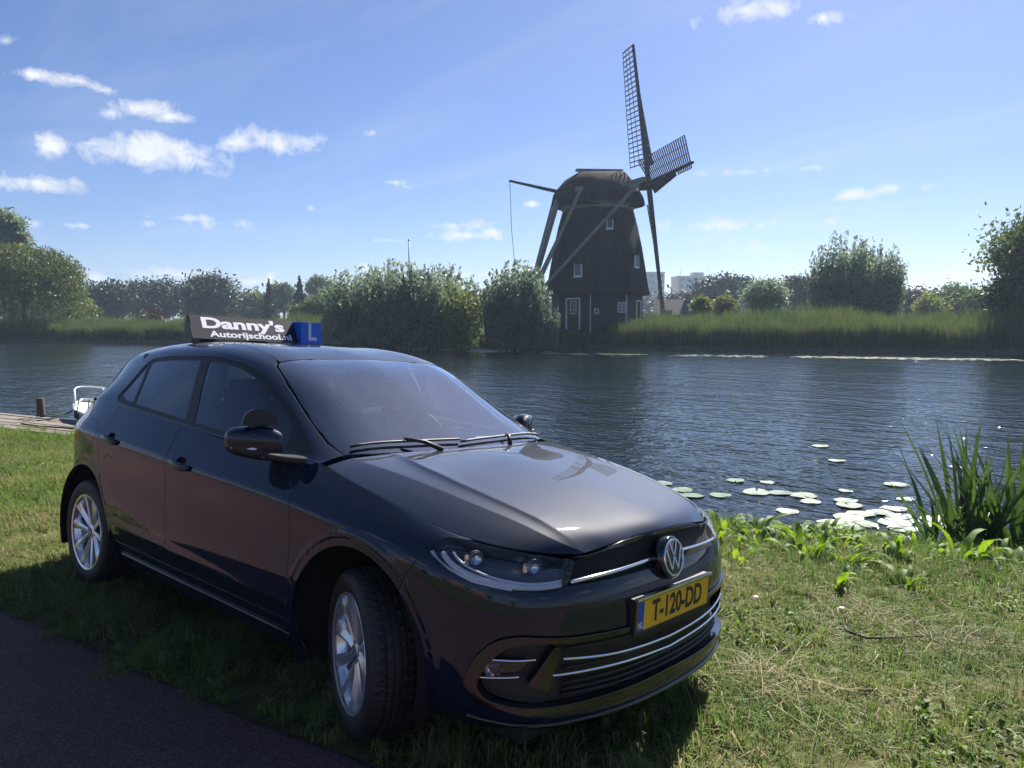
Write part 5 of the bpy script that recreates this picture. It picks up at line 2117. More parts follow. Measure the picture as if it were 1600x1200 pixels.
M['bark'] = simple_mat('bark', (.055, .045, .035), .9, var=.4, vscale=8, bump_s=.5, bscale=20)
M['leaf_willow'] = leaf_mat('willow_leaves', (.075, .112, .074), (.215, .265, .175), .42, .5, .5)
M['leaf_weep'] = leaf_mat('weeping_willow_leaves', (.036, .062, .020), (.115, .145, .040), .34, .55, .45)
M['leaf_dark'] = leaf_mat('dark_leaves', (.010, .023, .011), (.036, .062, .022), .12, .6, .35)
M['leaf_mid'] = leaf_mat('mid_green_leaves', (.045, .080, .028), (.12, .165, .05), .32, .6, .4)
M['leaf_light'] = leaf_mat('light_green_leaves', (.070, .11, .032), (.18, .21, .066), .36, .6, .5)
M['leaf_conifer'] = leaf_mat('conifer_needles', (.010, .024, .014), (.030, .050, .026), .08, .7, .6)
M['leaf_rust'] = leaf_mat('rusty_leaves', (.040, .030, .020), (.095, .070, .034), .2, .6, .6)

TREE_GROUP = {}


def tree(col, depth, h, w, kind, n, mat, label, cat='tree', name='tree', seed=0, base=None, leaf=.22, zb=None, trunk=True, lean=0, up=None, aspect=.45):
    x, y = site(col, depth)
    if zb is None:
        zb = float(far_z(np.array([x]), np.array([y]))[0])
        if zb < -.4: zb = -.3
    t = empty(name, (x, y, zb), (0, 0, 0))
    r = np.random.default_rng(1000 + seed)
    base = h * .12 if base is None else base
    P = crown_points(kind, int(n * 1.25), h, w, r, base)
    P[:, 0] += lean * P[:, 2]
    V, F = leaf_quads(P, leaf * 1.25, r, up=up, droop=.9 if kind == 'weeping' else 0.0, aspect=aspect)
    link('crown', fast_mesh('crown', V, F, M[mat]), None, t)
    if trunk:
        limbs_mesh(h, w, r, 6, max(.2, base / h + .15), .035 * h * .5 + .05).build('trunk', M['bark'], t, smooth=True)
    else:
        mb = MB()
        for k in range(9):
            a = r.uniform(0, 6.28)
            q = w * .35 * r.random()
            mb.tube([(q * math.cos(a), q * math.sin(a), -.3), (q * 1.3 * math.cos(a), q * 1.3 * math.sin(a), h * .35), (q * 1.9 * math.cos(a), q * 1.9 * math.sin(a), h * .75)], [.06, .045, .015], 5)
        mb.build('trunk', M['bark'], t, smooth=True)
    tag(t, label, cat)
    return t


# left: weeping willow with a taller tree behind, round trees, conifers
tree(38, 80, 9.2, 5.6, 'weeping', 26000, 'leaf_weep', 'big weeping willow overhanging the water at the left edge', seed=1, leaf=.30, aspect=.30, name='willow_tree')
tree(20, 96, 15.2, 2.3, 'round', 6000, 'leaf_willow', 'tall thin tree rising behind the weeping willow', seed=2, base=5.5, leaf=.42, name='tall_tree', lean=.02)
tree(92, 104, 7.0, 3.2, 'round', 3300, 'leaf_mid', 'small tree peeping out right of the weeping willow', seed=3, leaf=.42)
RT = 'row of round trees on the far bank'
tree(172, 140, 8.2, 5.2, 'round', 6300, 'leaf_dark', 'leftmost broad round dark tree in the far left row', seed=4, base=.4, leaf=.5)
tree(216, 152, 9.0, 3.4, 'round', 3900, 'leaf_dark', 'dark tree squeezed between the two left round trees', seed=5, base=.8, leaf=.5)
tree(252, 150, 9.1, 5.4, 'round', 6300, 'leaf_dark', 'wide dark tree second from left in the far row', seed=6, base=.4, leaf=.5)
tree(333, 138, 9.6, 5.6, 'round', 7500, 'leaf_dark', 'largest round dark tree in the far row, left of the conifers', seed=7, base=.4, leaf=.5)
tree(296, 165, 7.6, 3.6, 'round', 3300, 'leaf_mid', 'low green tree just left of the largest round tree', seed=8, base=.4, leaf=.5)
tree(396, 150, 7.0, 3.2, 'round', 3600, 'leaf_mid', 'yellowish green tree between the round tree and the conifers', seed=9, base=.4, leaf=.5)
tree(421, 128, 7.6, 1.9, 'cone', 2400, 'leaf_conifer', 'left one of two dark pointed conifers', seed=10, base=.2, leaf=.42, name='conifer_tree')
tree(469, 126, 8.0, 2.3, 'cone', 2800, 'leaf_conifer', 'right one of two dark pointed conifers, above the L block', seed=11, base=.2, leaf=.42, name='conifer_tree')
tree(444, 158, 9.2, 3.2, 'round', 3600, 'leaf_mid', 'pale tree standing between the two conifers', seed=12, base=2.0, leaf=.5)
tree(499, 160, 10.2, 3.3, 'round', 3600, 'leaf_mid', 'airy tree just above the red-roofed house', seed=13, base=3.4, leaf=.5)
tree(508, 96, 4.6, 2.6, 'round', 2700, 'leaf_mid', 'bush in front of the red-roofed house', 'bush', 'bush', seed=14, base=.1, leaf=.36)
tree(478, 98, 3.4, 2.4, 'round', 2100, 'leaf_mid', 'low bush under the right conifer', 'bush', 'bush', seed=15, base=.1, leaf=.36)
tree(128, 92, 3.6, 2.4, 'round', 2250, 'leaf_light', 'pale low bush beside the weeping willow', 'bush', 'bush', seed=16, base=.1, leaf=.34)
tree(234, 79, 2.7, 1.5, 'spray', 900, 'leaf_rust', 'small rusty brown bush among the left reeds', 'bush', 'bush', seed=17, base=.1, leaf=.26, trunk=False)
# the willow scrub in front of and beside the mill
tree(572, 60, 5.9, 3.5, 'spray', 14725, 'leaf_willow', 'left part of the big willow thicket behind the car roof', 'shrub', 'willow_shrub', seed=20, base=.0, leaf=.27, trunk=False, up=.55, aspect=.36)
tree(628, 57, 6.1, 3.3, 'spray', 14725, 'leaf_willow', 'tall middle part of the willow thicket, under the pole', 'shrub', 'willow_shrub', seed=21, base=.0, leaf=.27, trunk=False, up=.55, aspect=.36)
tree(682, 56, 5.8, 3.2, 'spray', 13950, 'leaf_willow', 'right part of the big willow thicket', 'shrub', 'willow_shrub', seed=22, base=.0, leaf=.27, trunk=False, up=.55, aspect=.36)
tree(722, 53, 4.6, 1.5, 'spray', 4200, 'leaf_light', 'lighter lower willow bush at the right end of the thicket', 'shrub', 'willow_shrub', seed=23, base=.0, leaf=.22, trunk=False, up=.5, aspect=.32)
tree(806, 53, 5.7, 2.25, 'spray', 13950, 'leaf_willow', 'single willow bush standing left of the windmill', 'shrub', 'willow_shrub', seed=24, base=.0, leaf=.26, trunk=False, up=.55, aspect=.36)
tree(770, 88, 5.0, 3.0, 'round', 2700, 'leaf_dark', 'dark tree showing between the thicket and the willow bush', seed=25, base=.3, leaf=.36)
tree(846, 52, 3.2, 1.2, 'spray', 4030, 'leaf_willow', 'low willow bush at the foot of the mill tail pole', 'shrub', 'willow_shrub', seed=26, base=.0, leaf=.22, trunk=False, up=.5, aspect=.32)
# right of the mill
tree(1062, 165, 7.4, 4.5, 'round', 3600, 'leaf_dark', 'dark tree below the wide apartment block', seed=30, base=.3, leaf=.5)
tree(1122, 140, 9.6, 5.6, 'round', 6900, 'leaf_dark', 'wide dark tree right of the apartment block', seed=31, base=.4, leaf=.5)
tree(1160, 150, 9.8, 4.0, 'round', 4200, 'leaf_dark', 'dark tree behind the silvery willow', seed=32, base=.6, leaf=.5)
tree(1095, 64, 2.9, 1.0, 'round', 2250, 'leaf_light', 'small light green bush, left one of a pair above the reeds', 'bush', 'bush', seed=33, base=.2, leaf=.2)
tree(1130, 66, 3.2, 1.15, 'round', 2550, 'leaf_light', 'light green bush, right one of a pair above the reeds', 'bush', 'bush', seed=34, base=.2, leaf=.2)
tree(1194, 72, 5.0, 2.3, 'round', 6300, 'leaf_willow', 'round silvery willow between the light bushes and the big willow', seed=35, base=.3, leaf=.26, aspect=.3, name='willow_tree')
tree(1243, 118, 8.4, 3.2, 'round', 4500, 'leaf_dark', 'dark upright tree just left of the big willow', seed=36, base=.3, leaf=.4)
tree(1268, 140, 8.6, 4.2, 'round', 3900, 'leaf_dark', 'dark tree partly hidden behind the big willow', seed=361, base=.3, leaf=.46)
tree(1312, 66, 8.0, 2.7, 'spray', 11780, 'leaf_willow', 'left half of the big feathery willow right of the mill', 'tree', 'willow_tree', seed=37, base=.4, leaf=.28, trunk=False, up=.5, aspect=.36)
tree(1362, 67, 7.6, 2.6, 'spray', 10540, 'leaf_willow', 'right half of the big feathery willow right of the mill', 'tree', 'willow_tree', seed=38, base=.4, leaf=.28, trunk=False, up=.5, aspect=.36)
tree(1425, 110, 5.9, 3.4, 'round', 3300, 'leaf_rust', 'brownish tree right of the big willow', seed=39, base=.2, leaf=.36)
tree(1488, 92, 5.6, 3.0, 'round', 3900, 'leaf_mid', 'flat topped green tree left of the tree at the right edge', seed=40, base=.3, leaf=.3)
tree(1452, 84, 4.0, 2.2, 'round', 2700, 'leaf_light', 'light green bush left of the flat topped tree', 'bush', 'bush', seed=41, base=.1, leaf=.28)
tree(1535, 86, 4.9, 2.5, 'round', 3300, 'leaf_mid', 'green bush beside the tree at the right edge', 'bush', 'bush', seed=42, base=.1, leaf=.28)
tree(1642, 52, 9.9, 4.3, 'round', 22500, 'leaf_mid', 'large dark leafy tree cut off by the right edge', seed=43, base=.3, leaf=.28)
tree(1580, 54, 4.6, 2.0, 'round', 5100, 'leaf_dark', 'dark shrub under the large tree at the right edge', 'shrub', 'shrub', seed=44, base=.0, leaf=.26)
# low hedgerow far behind everything
for k, (col, dep, hh) in enumerate(((60, 190, 6.5), (140, 210, 7), (380, 200, 7), (560, 190, 7.2), (700, 180, 6.8), (860, 200, 7.5), (1020, 210, 6.0), (1200, 190, 7.5), (1330, 180, 7), (1400, 190, 6.5), (1500, 175, 6.2), (1570, 170, 6.5))):
    tree(col, dep, hh, 11.5, 'round', 4200, 'leaf_dark', '%s far dark tree from the left, low on the horizon' % ('first second third fourth fifth sixth seventh eighth ninth tenth eleventh twelfth'.split()[k]), seed=60 + k, base=-1.0, leaf=.95, trunk=True)

# ------------------------------------------------------------------ reed belt along the far bank
M['reed'] = turf_leaf('reed_blade', [(.45, (.045, .085, .024)), (.75, (.085, .13, .034)), (.95, (.14, .165, .048))], .45)
M['reed_dry'] = turf_leaf('dry_reed', [(.4, (.12, .10, .05)), (.9, (.22, .18, .10))], .3)
reed_coll = bpy.data.collections.new('reed_tiles')
for k in range(4):
    reed_coll.objects.link(blade_tile('reed_%d' % k, 130, 1.0, 1.25, 2.35, .028, .058, .20, [M['reed'], M['reed_dry']], [.88, .12], seed=70 + k))
P, idx, scl = [], [], []
for x in np.arange(-118, 30, .62):
    c_far = -63 < x < -29.5
    for d in (.25, .75, 1.3, 2.0, 2.8, 3.7, 4.7):
        if c_far and x > -55 and d > 1.5: continue
        xx, dd = x + rng.uniform(-.3, .3), d + rng.uniform(-.2, .2)
        yy = float(far_y(xx)) + dd
        hgt = (.78 if x < -50 else (1.0 if x > -30 else .55)) * (1.0 + .17 * vnoise(xx, yy, .22, 3) + .13 * vnoise(xx, yy, .9, 4)) * (.82 + .055 * dd)
        P.append((xx, yy, float(far_z(np.array([xx]), np.array([yy]))[0]) - .05)); idx.append(int(rng.integers(4))); scl.append(hgt)
gn_scatter('reeds', P, rng.uniform(0, 6.28, len(P)), scl, idx, reed_coll, 'belt of green reeds along the far bank')

# timber edging of the far bank: boards and posts
M['old_wood'] = simple_mat('weathered_wood', (.085, .072, .060), .85, var=.35, vscale=3, bump_s=.4, bscale=30)
ed = empty('timber_edging', (0, 0, 0))
tag(ed, 'low weathered timber edging along the far waterline', 'bank edging')
bw = MB().box((0, 0, 0), (3.9, .09, .42), None, .012).mesh('board')
bw.materials.append(M['old_wood'])
for k, x in enumerate(np.arange(-116, 28, 4.0)):
    o = link('board', bw, None, ed)
    y0, y1 = float(far_y(x)), float(far_y(x + 3.7))
    o.location = (x + 1.85, (y0 + y1) / 2 - .05, WATER_Z + .13 + .02 * math.sin(k * 2.1))
    o.rotation_euler = (rad(2), rad(.4 * math.sin(k * 1.7)), math.atan2(y1 - y0, 3.7))
    o.scale = (1.04, 1, 1)
HAZE_DENSITY = 0.0005
# ------------------------------------------------------------------ windmill
def thatch_mat():
    m, nt, b = new_mat('old_thatch')
    pset(b, rough=.95, spec=.1)
    n = nodes_noise(nt, 3.0, 6, .7, 'Object', scl=(1, 1, .25))
    n2 = nodes_noise(nt, 22.0, 4, .7, 'Object', scl=(1, 1, .12))
    nt.links.new(ramp(nt, n.outputs[0], [(.3, (.026, .023, .022)), (.7, (.062, .054, .048))]), b.inputs['Base Color'])
    bump(nt, b, n2.outputs[0], .7, .08)
    return m


M['thatch'] = thatch_mat()
M['tarred'] = simple_mat('tarred_wood', (.016, .017, .019), .7, var=.35, vscale=2.5, bump_s=.3, bscale=12)
M['mill_beam'] = simple_mat('grey_green_beam', (.20, .21, .185), .75, var=.25, vscale=2.0)
M['mill_dark'] = simple_mat('dark_sail_wood', (.042, .042, .044), .8, var=.3, vscale=2.0)
M['white_paint'] = simple_mat('white_paint', (.72, .73, .72), .55, var=.08, vscale=5)
M['pane'] = simple_mat('dark_pane', (.02, .025, .03), .08, spec=.6)
M['brown_trim'] = simple_mat('brown_trim', (.13, .085, .065), .8)
mx0, my0 = site(932, 64)
MILL = empty('windmill', (mx0, my0, 0))
MILL.rotation_euler = (0, 0, math.atan2(.6664, .7458))       # local x to the right as seen from the car, local y away
tag(MILL, 'dark thatched smock windmill with lattice sails on the far bank', 'windmill')
U = .0520                                                     # metres per photo pixel at the mill


def zpx(y):
    return 1.591 + (500 - y) * U


OCT = rad(-90 + 9)


def oct_r(th, ap):
    d = (th - OCT + math.pi / 8) % (math.pi / 4) - math.pi / 8
    r = ap / math.cos(d)
    return r * .90 + ap * 1.045 * .10


def oct_loft(prof, seg=64):
    mb = MB()
    for (ap, z) in prof:
        for j in range(seg):
            t = 2 * math.pi * j / seg + OCT
            r = oct_r(t, ap)
            mb.v.append((r * math.cos(t), r * math.sin(t), z))
    for i in range(len(prof) - 1):
        for j in range(seg):
            mb.f.append((i * seg + j, i * seg + (j + 1) % seg, (i + 1) * seg + (j + 1) % seg, (i + 1) * seg + j))
    mb.f.append(tuple((len(prof) - 1) * seg + j for j in range(seg)))
    return mb


BODY = [(3.52, 3.60), (3.86, 3.52), (3.95, 3.64), (3.80, 4.3), (3.60, 5.6), (3.32, 7.3), (2.98, 9.0), (2.70, 10.1), (2.60, 10.35)]
oct_loft([(3.46, .4), (3.40, 3.7)]).build('base_wall', M['tarred'], MILL, auto=25)
oct_loft(BODY).build('smock', M['thatch'], MILL, auto=40)
MB().lathe([(2.55, 10.20), (2.88, 10.30), (2.92, 10.52), (2.6, 10.56)], 40).build('curb_ring', M['mill_beam'], MILL, smooth=False)


def ap_at(z):
    zs, a = [p[1] for p in BODY[2:]], [p[0] for p in BODY[2:]]
    return float(np.interp(z, zs, a)) if z > 3.62 else 3.43


def on_face(face, a, z, out=0.0, ap=None):
    """point on octagon face number face (0 = the one facing the water), a metres to its right"""
    t = OCT + face * math.pi / 4
    n_ = Vector((math.cos(t), math.sin(t), 0))
    e = Vector((-math.sin(t), math.cos(t), 0))
    return n_ * ((ap_at(z) if ap is None else ap) + out) + e * a + Vector((0, 0, z)), n_, e


def mill_window(face, a, z, w, h, cols, rows, frame=.07, door=False, name='window', ap=None):
    p, n_, e = on_face(face, a, z, .03, ap)
    lean = Vector((0, 0, 1))
    rot = Matrix((e, n_, lean)).transposed()
    g = MB().box((0, 0, 0), (w, .05, h), None)
    g.v = [tuple(p + rot @ Vector(q)) for q in g.v]
    wn_ = g.build(name, M['tarred'] if door else M['pane'], MILL)
    fr = MB()
    if door:
        for sx in (-1, 1): fr.box((sx * (w / 2 + frame / 2), .03, 0), (frame, .09, h + frame))
        fr.box((0, .03, h / 2 + frame / 2), (w + 2 * frame, .09, frame))
    else:
        for sx in (-1, 1): fr.box((sx * (w / 2), .03, 0), (frame, .08, h + frame))
        for sz in (-1, 1): fr.box((0, .03, sz * (h / 2)), (w + frame, .08, frame))
        for i in range(1, cols): fr.box((-w / 2 + w * i / cols, .03, 0), (frame * .5, .06, h))
        for i in range(1, rows): fr.box((0, .03, -h / 2 + h * i / rows), (w, .06, frame * .5))
    fr.v = [tuple(p + rot @ Vector(q)) for q in fr.v]
    fr.build('frame', M['white_paint'], wn_)
    return wn_


def dormer(face, a, z, w=.55, h=1.0):
    """small window standing proud of the sloping thatch"""
    p, n_, e = on_face(face, a, z, .12)
    rot = Matrix((e, n_, Vector((0, 0, 1)))).transposed()
    g = MB().box((0, -.1, 0), (w, .34, h))
    g.v = [tuple(p + rot @ Vector(q)) for q in g.v]
    wn_ = g.build('window', M['pane'], MILL)
    fr = MB().box((0, .09, -h / 2 + .06), (w + .16, .12, .16))
    fr.box((w / 2 + .03, .08, 0), (.08, .10, h)).box((-w / 2 - .03, .08, 0), (.06, .10, h))
    fr.v = [tuple(p + rot @ Vector(q)) for q in fr.v]
    fr.build('frame', M['white_paint'], wn_)
    hd_ = MB().box((0, .02, h / 2 + .08), (w + .3, .5, .14))
    hd_.v = [tuple(p + rot @ Vector(q)) for q in hd_.v]
    hd_.build('hood', M['thatch'], wn_)


d1 = mill_window(-1, -.10, 2.05, 1.05, 2.25, 1, 1, .13, True, 'door')
mill_window(-1, -.05, 2.55, .50, .95, 2, 3, .07, ap=3.47)
mill_window(0, -.95, 2.25, .28, .36, 1, 1, .07)
mill_window(0, 1.05, 2.55, .62, .72, 2, 3, .08)
mill_window(1, .55, 2.00, .62, 2.1, 1, 1, .10, True, 'door')
dormer(-1, .55, 5.35)
dormer(1, -.35, 6.1)
dormer(0, .10, 8.9, .42, .8)
for f_, a_ in ((0, -1.43), (0, 1.43)):
    p, n_, e = on_face(f_, a_, 2.2, .04)
    MB().beam(p - Vector((0, 0, 1.5)), p + Vector((0, 0, 1.4)), .07, .07).build('corner_strip', M['white_paint'], MILL)

CAP = empty('cap', (0, 0, 0), (0, 0, rad(24)), MILL)           # cap axis swung a little away from the car
secs = []
for (x, zt, hw, zb_) in ((-3.95, 11.55, .75, 10.85), (-3.6, 11.95, 1.3, 10.62), (-2.9, 12.65, 2.05, 10.52), (-1.75, 13.28, 2.75, 10.45), (0, 13.42, 3.0, 10.45), (2.05, 13.6, 2.75, 10.45), (3.0, 12.8, 2.3, 10.5), (3.65, 12.1, 1.7, 10.75), (3.85, 11.5, 1.3, 11.0)):
    row = []
    for k in range(15):
        t = math.pi * k / 14
        c, s_ = math.cos(t), math.sin(t)
        yy = .92 * hw * (abs(c) ** .95) * (1 if c >= 0 else -1)
        row.append((x * .95, yy, zb_ + (zt - zb_) * s_ ** 1.15))
    secs.append(row)
mb = MB()
for r_ in secs: mb.v += r_
nn_ = 15
for i in range(len(secs) - 1):
    for j in range(nn_ - 1):
        mb.f.append((i * nn_ + j, i * nn_ + j + 1, (i + 1) * nn_ + j + 1, (i + 1) * nn_ + j))
    mb.f.append((i * nn_, (i + 1) * nn_, (i + 1) * nn_ + nn_ - 1, i * nn_ + nn_ - 1))
mb.f += [tuple(range(nn_)), tuple(range((len(secs) - 1) * nn_, len(secs) * nn_))]
mb.build('cap_thatch', M['thatch'], CAP, smooth=True)
MB().beam((-1.95, 0, 13.38), (2.25, 0, 13.65), .34, .20).build('ridge', M['mill_beam'], CAP)
MB().lathe([(2.75, 10.50), (3.06, 10.56), (3.06, 10.66), (2.75, 10.7)], 40).build('cap_edge', M['brown_trim'], CAP)
MB().beam((-2.7, -2.3, 11.6), (-2.7, 2.3, 11.6), .26, .30).build('rear_cross_beam', M['mill_beam'], CAP)
MB().beam((1.0, -5.1, 12.1), (1.0, 5.1, 12.1), .26, .30).build('front_cross_beam', M['mill_beam'], CAP)
TP = Vector((-6.6, 0, 1.3))
MB().beam((-3.3, 0, 11.9), TP, .34, .34, w2=.26, h2=.26).build('tail_pole', M['mill_beam'], CAP)
for sy in (-1, 1):
    MB().beam((-2.7, sy * 2.15, 11.6), TP + Vector((.25, sy * .12, 1.0)), .24, .24).build('short_brace', M['mill_beam'], CAP)
    MB().beam((1.0, sy * 5.0, 12.15), TP + Vector((.45, sy * .2, 1.6)), .24, .24).build('long_brace', M['mill_beam'], CAP)
MB().beam((-3.6, 0, 11.6), (-7.75, 0, 12.15), .22, .24, w2=.14, h2=.14).build('rear_beam', M['mill_dark'], CAP)
MB().tube([(-7.7, 0, 12.1), (-7.55, 0, 8.5), (-7.2, 0, 5.0), (-6.9, 0, 1.8)], .022, 5).build('brake_rope', M['mill_dark'], CAP)
MB().lathe([(.0, -.25), (.5, -.25), (.5, .25), (.0, .25)], 14, 'Y', (-6.5, 0, 1.7)).build('winch', M['mill_beam'], CAP)
tau = rad(8)
rz_ = Matrix.Rotation(rad(-17), 3, 'Z')
S_ = rz_ @ Vector((math.cos(tau), 0, math.sin(tau)))           # wind shaft
HH = rz_ @ Vector((0, -1, 0))                                 # towards the car
VV_ = rz_ @ Vector((-math.sin(tau), 0, math.cos(tau)))
HUB = Vector((3.9, -.9, 12.45))
MB().tube([HUB - S_ * 1.6, HUB + S_ * .55], [.42, .34], 10).build('wind_shaft', M['mill_dark'], CAP)
MB().box(HUB + S_ * .2, (.75, .75, .75), Matrix.Rotation(-tau, 3, 'Y'), .06).build('poll_end', M['mill_dark'], CAP)
TH = rad(1.5)
for q in range(4):
    th = TH + q * math.pi / 2
    dv = VV_ * math.cos(th) + HH * math.sin(th)               # along the sail
    lt = -HH * math.cos(th) + VV_ * math.sin(th)              # towards its lattice
    off = S_ * (.30 if q % 2 == 0 else -.02)
    root = HUB + off
    L_ = 11.0
    sm = MB().beam(root, root + dv * L_, .34, .36, up=S_, w2=.16, h2=.18).build('sail', M['mill_dark'], CAP)

    def at_(s_, w_):
        wa = rad(24 - 17 * (s_ - 1.6) / (L_ - 1.6))
        return root + dv * s_ + (lt * math.cos(wa) - S_ * math.sin(wa)) * w_ - S_ * .12
    s0, s1, W_ = 1.75, L_ - .1, 1.85
    nb = 25
    for k in range(nb):
        s_ = s0 + (s1 - s0) * k / (nb - 1)
        lead = -.36 if s_ > L_ - 2.9 else 0.0
        MB().beam(at_(s_, lead), at_(s_, W_), .07, .07).build('crossbar', M['mill_dark'], sm)
    for w_ in (W_ * .36, W_ * .68, W_):
        pts_ = [at_(s0 - .1 + (s1 - s0 + .2) * k / 10, w_) for k in range(11)]
        MB().tube(pts_, .028, 5).build('hem_lath', M['mill_dark'], sm)
    for k in range(8):                                        # wind boards on the leading side
        sa, sb = s0 - .3 + (L_ - 3.0 - s0) * k / 8, s0 - .3 + (L_ - 3.0 - s0) * (k + 1) / 8 - .02
        a_, b_, c_, d_ = at_(sa, -.03), at_(sb, -.03), at_(sb, -.95 + .07 * (k + 1)), at_(sa, -.95 + .07 * k)
        e_ = S_ * .035
        bd = MB()
        bd.add([a_, b_, c_, d_, a_ + e_, b_ + e_, c_ + e_, d_ + e_], [(0, 1, 2, 3), (7, 6, 5, 4), (0, 4, 5, 1), (1, 5, 6, 2), (2, 6, 7, 3), (3, 7, 4, 0)])
        bd.build('wind_board', M['mill_dark'], sm)
    MB().tube([at_(L_ - 3.0 + .1 * k, -.36) for k in range(0, 30, 4)], .03, 5).build('hem_lath', M['mill_dark'], sm)

# ------------------------------------------------------------------ flag pole, houses, apartment blocks
fx, fy = site(640, 62)
fp = empty('flagpole', (fx, fy, .4))
tag(fp, 'thin bare pole rising above the willow thicket', 'pole')
M['steel'] = simple_mat('grey_steel', (.25, .26, .28), .45, metal=.6)
MB().tube([(0, 0, -.4), (0, 0, 4), (0, 0, 7.35)], [.07, .055, .04], 8).build('mast', M['steel'], fp, smooth=True)
MB().lathe([(.0, 0), (.075, .02), (.085, .07), (.06, .13), (.0, .15)], 10, 'Z', (0, 0, 7.33)).build('finial', M['steel'], fp, smooth=True)

M['brick'] = simple_mat('red_brick', (.24, .11, .075), .9, var=.25, vscale=3)
M['tiles'] = simple_mat('red_roof_tiles', (.36, .14, .09), .8, var=.2, vscale=2)
M['render'] = simple_mat('pale_render', (.52, .50, .47), .85, var=.08)
M['concrete'] = simple_mat('beige_concrete', (.40, .37, .34), .85, var=.08, vscale=.5)
M['glass_far'] = simple_mat('far_window', (.05, .06, .075), .15, spec=.6)


def house(col, depth, w, d, eave, ridge, rot, wall, roof, label, name='house', zb=.5, xy=None):
    x, y = site(col, depth) if xy is None else xy
    h = empty(name, (x, y, zb), (0, 0, rot))
    MB().box((0, 0, eave / 2), (w, d, eave)).prism([(-d / 2, 0), (d / 2, 0), (0, ridge - eave)], (w, 0, 0), (-w / 2, 0, eave), (0, 1, 0), (0, 0, 1)).build('wall', M[wall], h)
    r_ = MB()
    for s_ in (-1, 1):
        a_, b_ = Vector((0, s_ * (d / 2 + .35), eave - .25)), Vector((0, 0, ridge + .12))
        r_.add([a_ + Vector((-w / 2 - .3, 0, 0)), a_ + Vector((w / 2 + .3, 0, 0)), b_ + Vector((w / 2 + .3, 0, 0)), b_ + Vector((-w / 2 - .3, 0, 0)),
                a_ + Vector((-w / 2 - .3, 0, .16)), a_ + Vector((w / 2 + .3, 0, .16)), b_ + Vector((w / 2 + .3, 0, .16)), b_ + Vector((-w / 2 - .3, 0, .16))],
               [(0, 1, 2, 3), (7, 6, 5, 4), (0, 4, 5, 1), (1, 5, 6, 2), (2, 6, 7, 3), (3, 7, 4, 0)])
    ro = r_.build('roof', M[roof], h)
    MB().box((w * .25, 0, ridge + .3), (.7, .5, 1.1)).build('chimney', M['brick'], ro)
    for k in range(max(2, int(w / 3))):
        xx = -w / 2 + w * (k + .5) / max(2, int(w / 3))
        for s_ in (-1, 1):
            wi = MB().box((xx, s_ * (d / 2 + .01), 1.6), (1.3, .06, 1.3)).build('window', M['glass_far'], h)
            MB().box((xx, s_ * (d / 2 + .05), .92), (1.5, .12, .08)).build('sill', M['white_paint'], wi)
    tag(h, label, 'house')
    return h


house(504, 138, 8.0, 6.5, 2.6, 5.2, rad(38), 'render', 'tiles', 'house with a red tiled gable roof right of the conifers')
house(1436, 120, 8, 6, 2.4, 4.9, rad(20), 'render', 'tiles', 'low gabled house half hidden behind trees right of the big willow')
house(1058, 96, 5.0, 4.0, 1.8, 3.3, rad(30), 'tarred', 'tarred', 'small dark shed behind the reeds right of the mill')


def block(col, depth, w, d, h, floors, cols_n, label, tower=None):
    x, y = site(col, depth)
    b = empty('apartment_block', (x, y, 0), (0, 0, math.atan2(.6664, .7458) + rad(6)))
    MB().box((0, 0, h / 2), (w, d, h)).build('wall', M['concrete'], b)
    MB().box((0, 0, h + .2), (w + .4, d + .4, .45)).build('parapet', M['render'], b)
    if tower:
        MB().box((tower[0], 0, h + tower[2] / 2), (tower[1], d * .5, tower[2])).build('lift_house', M['concrete'], b)
        MB().tube([(-w * .3, 0, h), (-w * .3, 0, h + 3.5)], .12, 6).build('mast', M['steel'], b)
    for f_ in range(floors):
        for c_ in range(cols_n):
            MB().box((-w / 2 + w * (c_ + .5) / cols_n, -d / 2 - .03, h * (f_ + .55) / floors), (w / cols_n * .62, .1, h / floors * .5)).build('window', M['glass_far'], b)
    tag(b, label, 'building')


block(1019, 400, 8.5, 12, 25.0, 8, 2, 'narrow grey apartment tower right beside the mill')
block(1074, 400, 14.0, 12, 23.0, 7, 4, 'wide beige apartment block with a roof mast, right of the narrow tower', tower=(4.5, 5.0, 2.4))

# ------------------------------------------------------------------ jetty, mooring post, boat, ropes
M['jetty_wood'] = simple_mat('grey_jetty_planks', (.17, .145, .12), .9, var=.3, vscale=5, bump_s=.5, bscale=40)
M['post_wood'] = simple_mat('dark_post', (.075, .06, .052), .9, var=.35, vscale=9, bump_s=.4, bscale=40)
ja = math.atan(.24)
JT = empty('jetty', (-11.6, 1.95, -.10), (0, 0, ja))
tag(JT, 'grey plank jetty at the grass edge behind the car', 'jetty')
pw = .142
pl_me = [MB().box((0, 0, 0), (ln, pw - .012, .04), None, .004).mesh('plank') for ln in (2.35, 1.95)]
for m_ in pl_me: m_.materials.append(M['jetty_wood'])
for k in range(8):
    x0 = -2.9 + (.25 if k % 2 else 0)
    for i_, ln in enumerate((2.35, 1.95) if k % 2 == 0 else (1.95, 2.35)):
        o = link('plank', pl_me[0 if ln > 2 else 1], None, JT)
        o.location = (x0 + ln / 2, -.60 + k * pw, .006 * math.sin(k * 3 + i_))
        o.rotation_euler = (0, 0, rad(.25 * math.sin(k * 5 + i_)))
        x0 += ln + .012
for xx in (-2.7, -.6, 1.4):
    MB().box((xx, -.1, -.09), (.12, 1.2, .12)).build('joist', M['post_wood'], JT)
    MB().tube([(xx, .42, -.10), (xx, .42, -.95)], .07, 8).build('pile', M['post_wood'], JT)

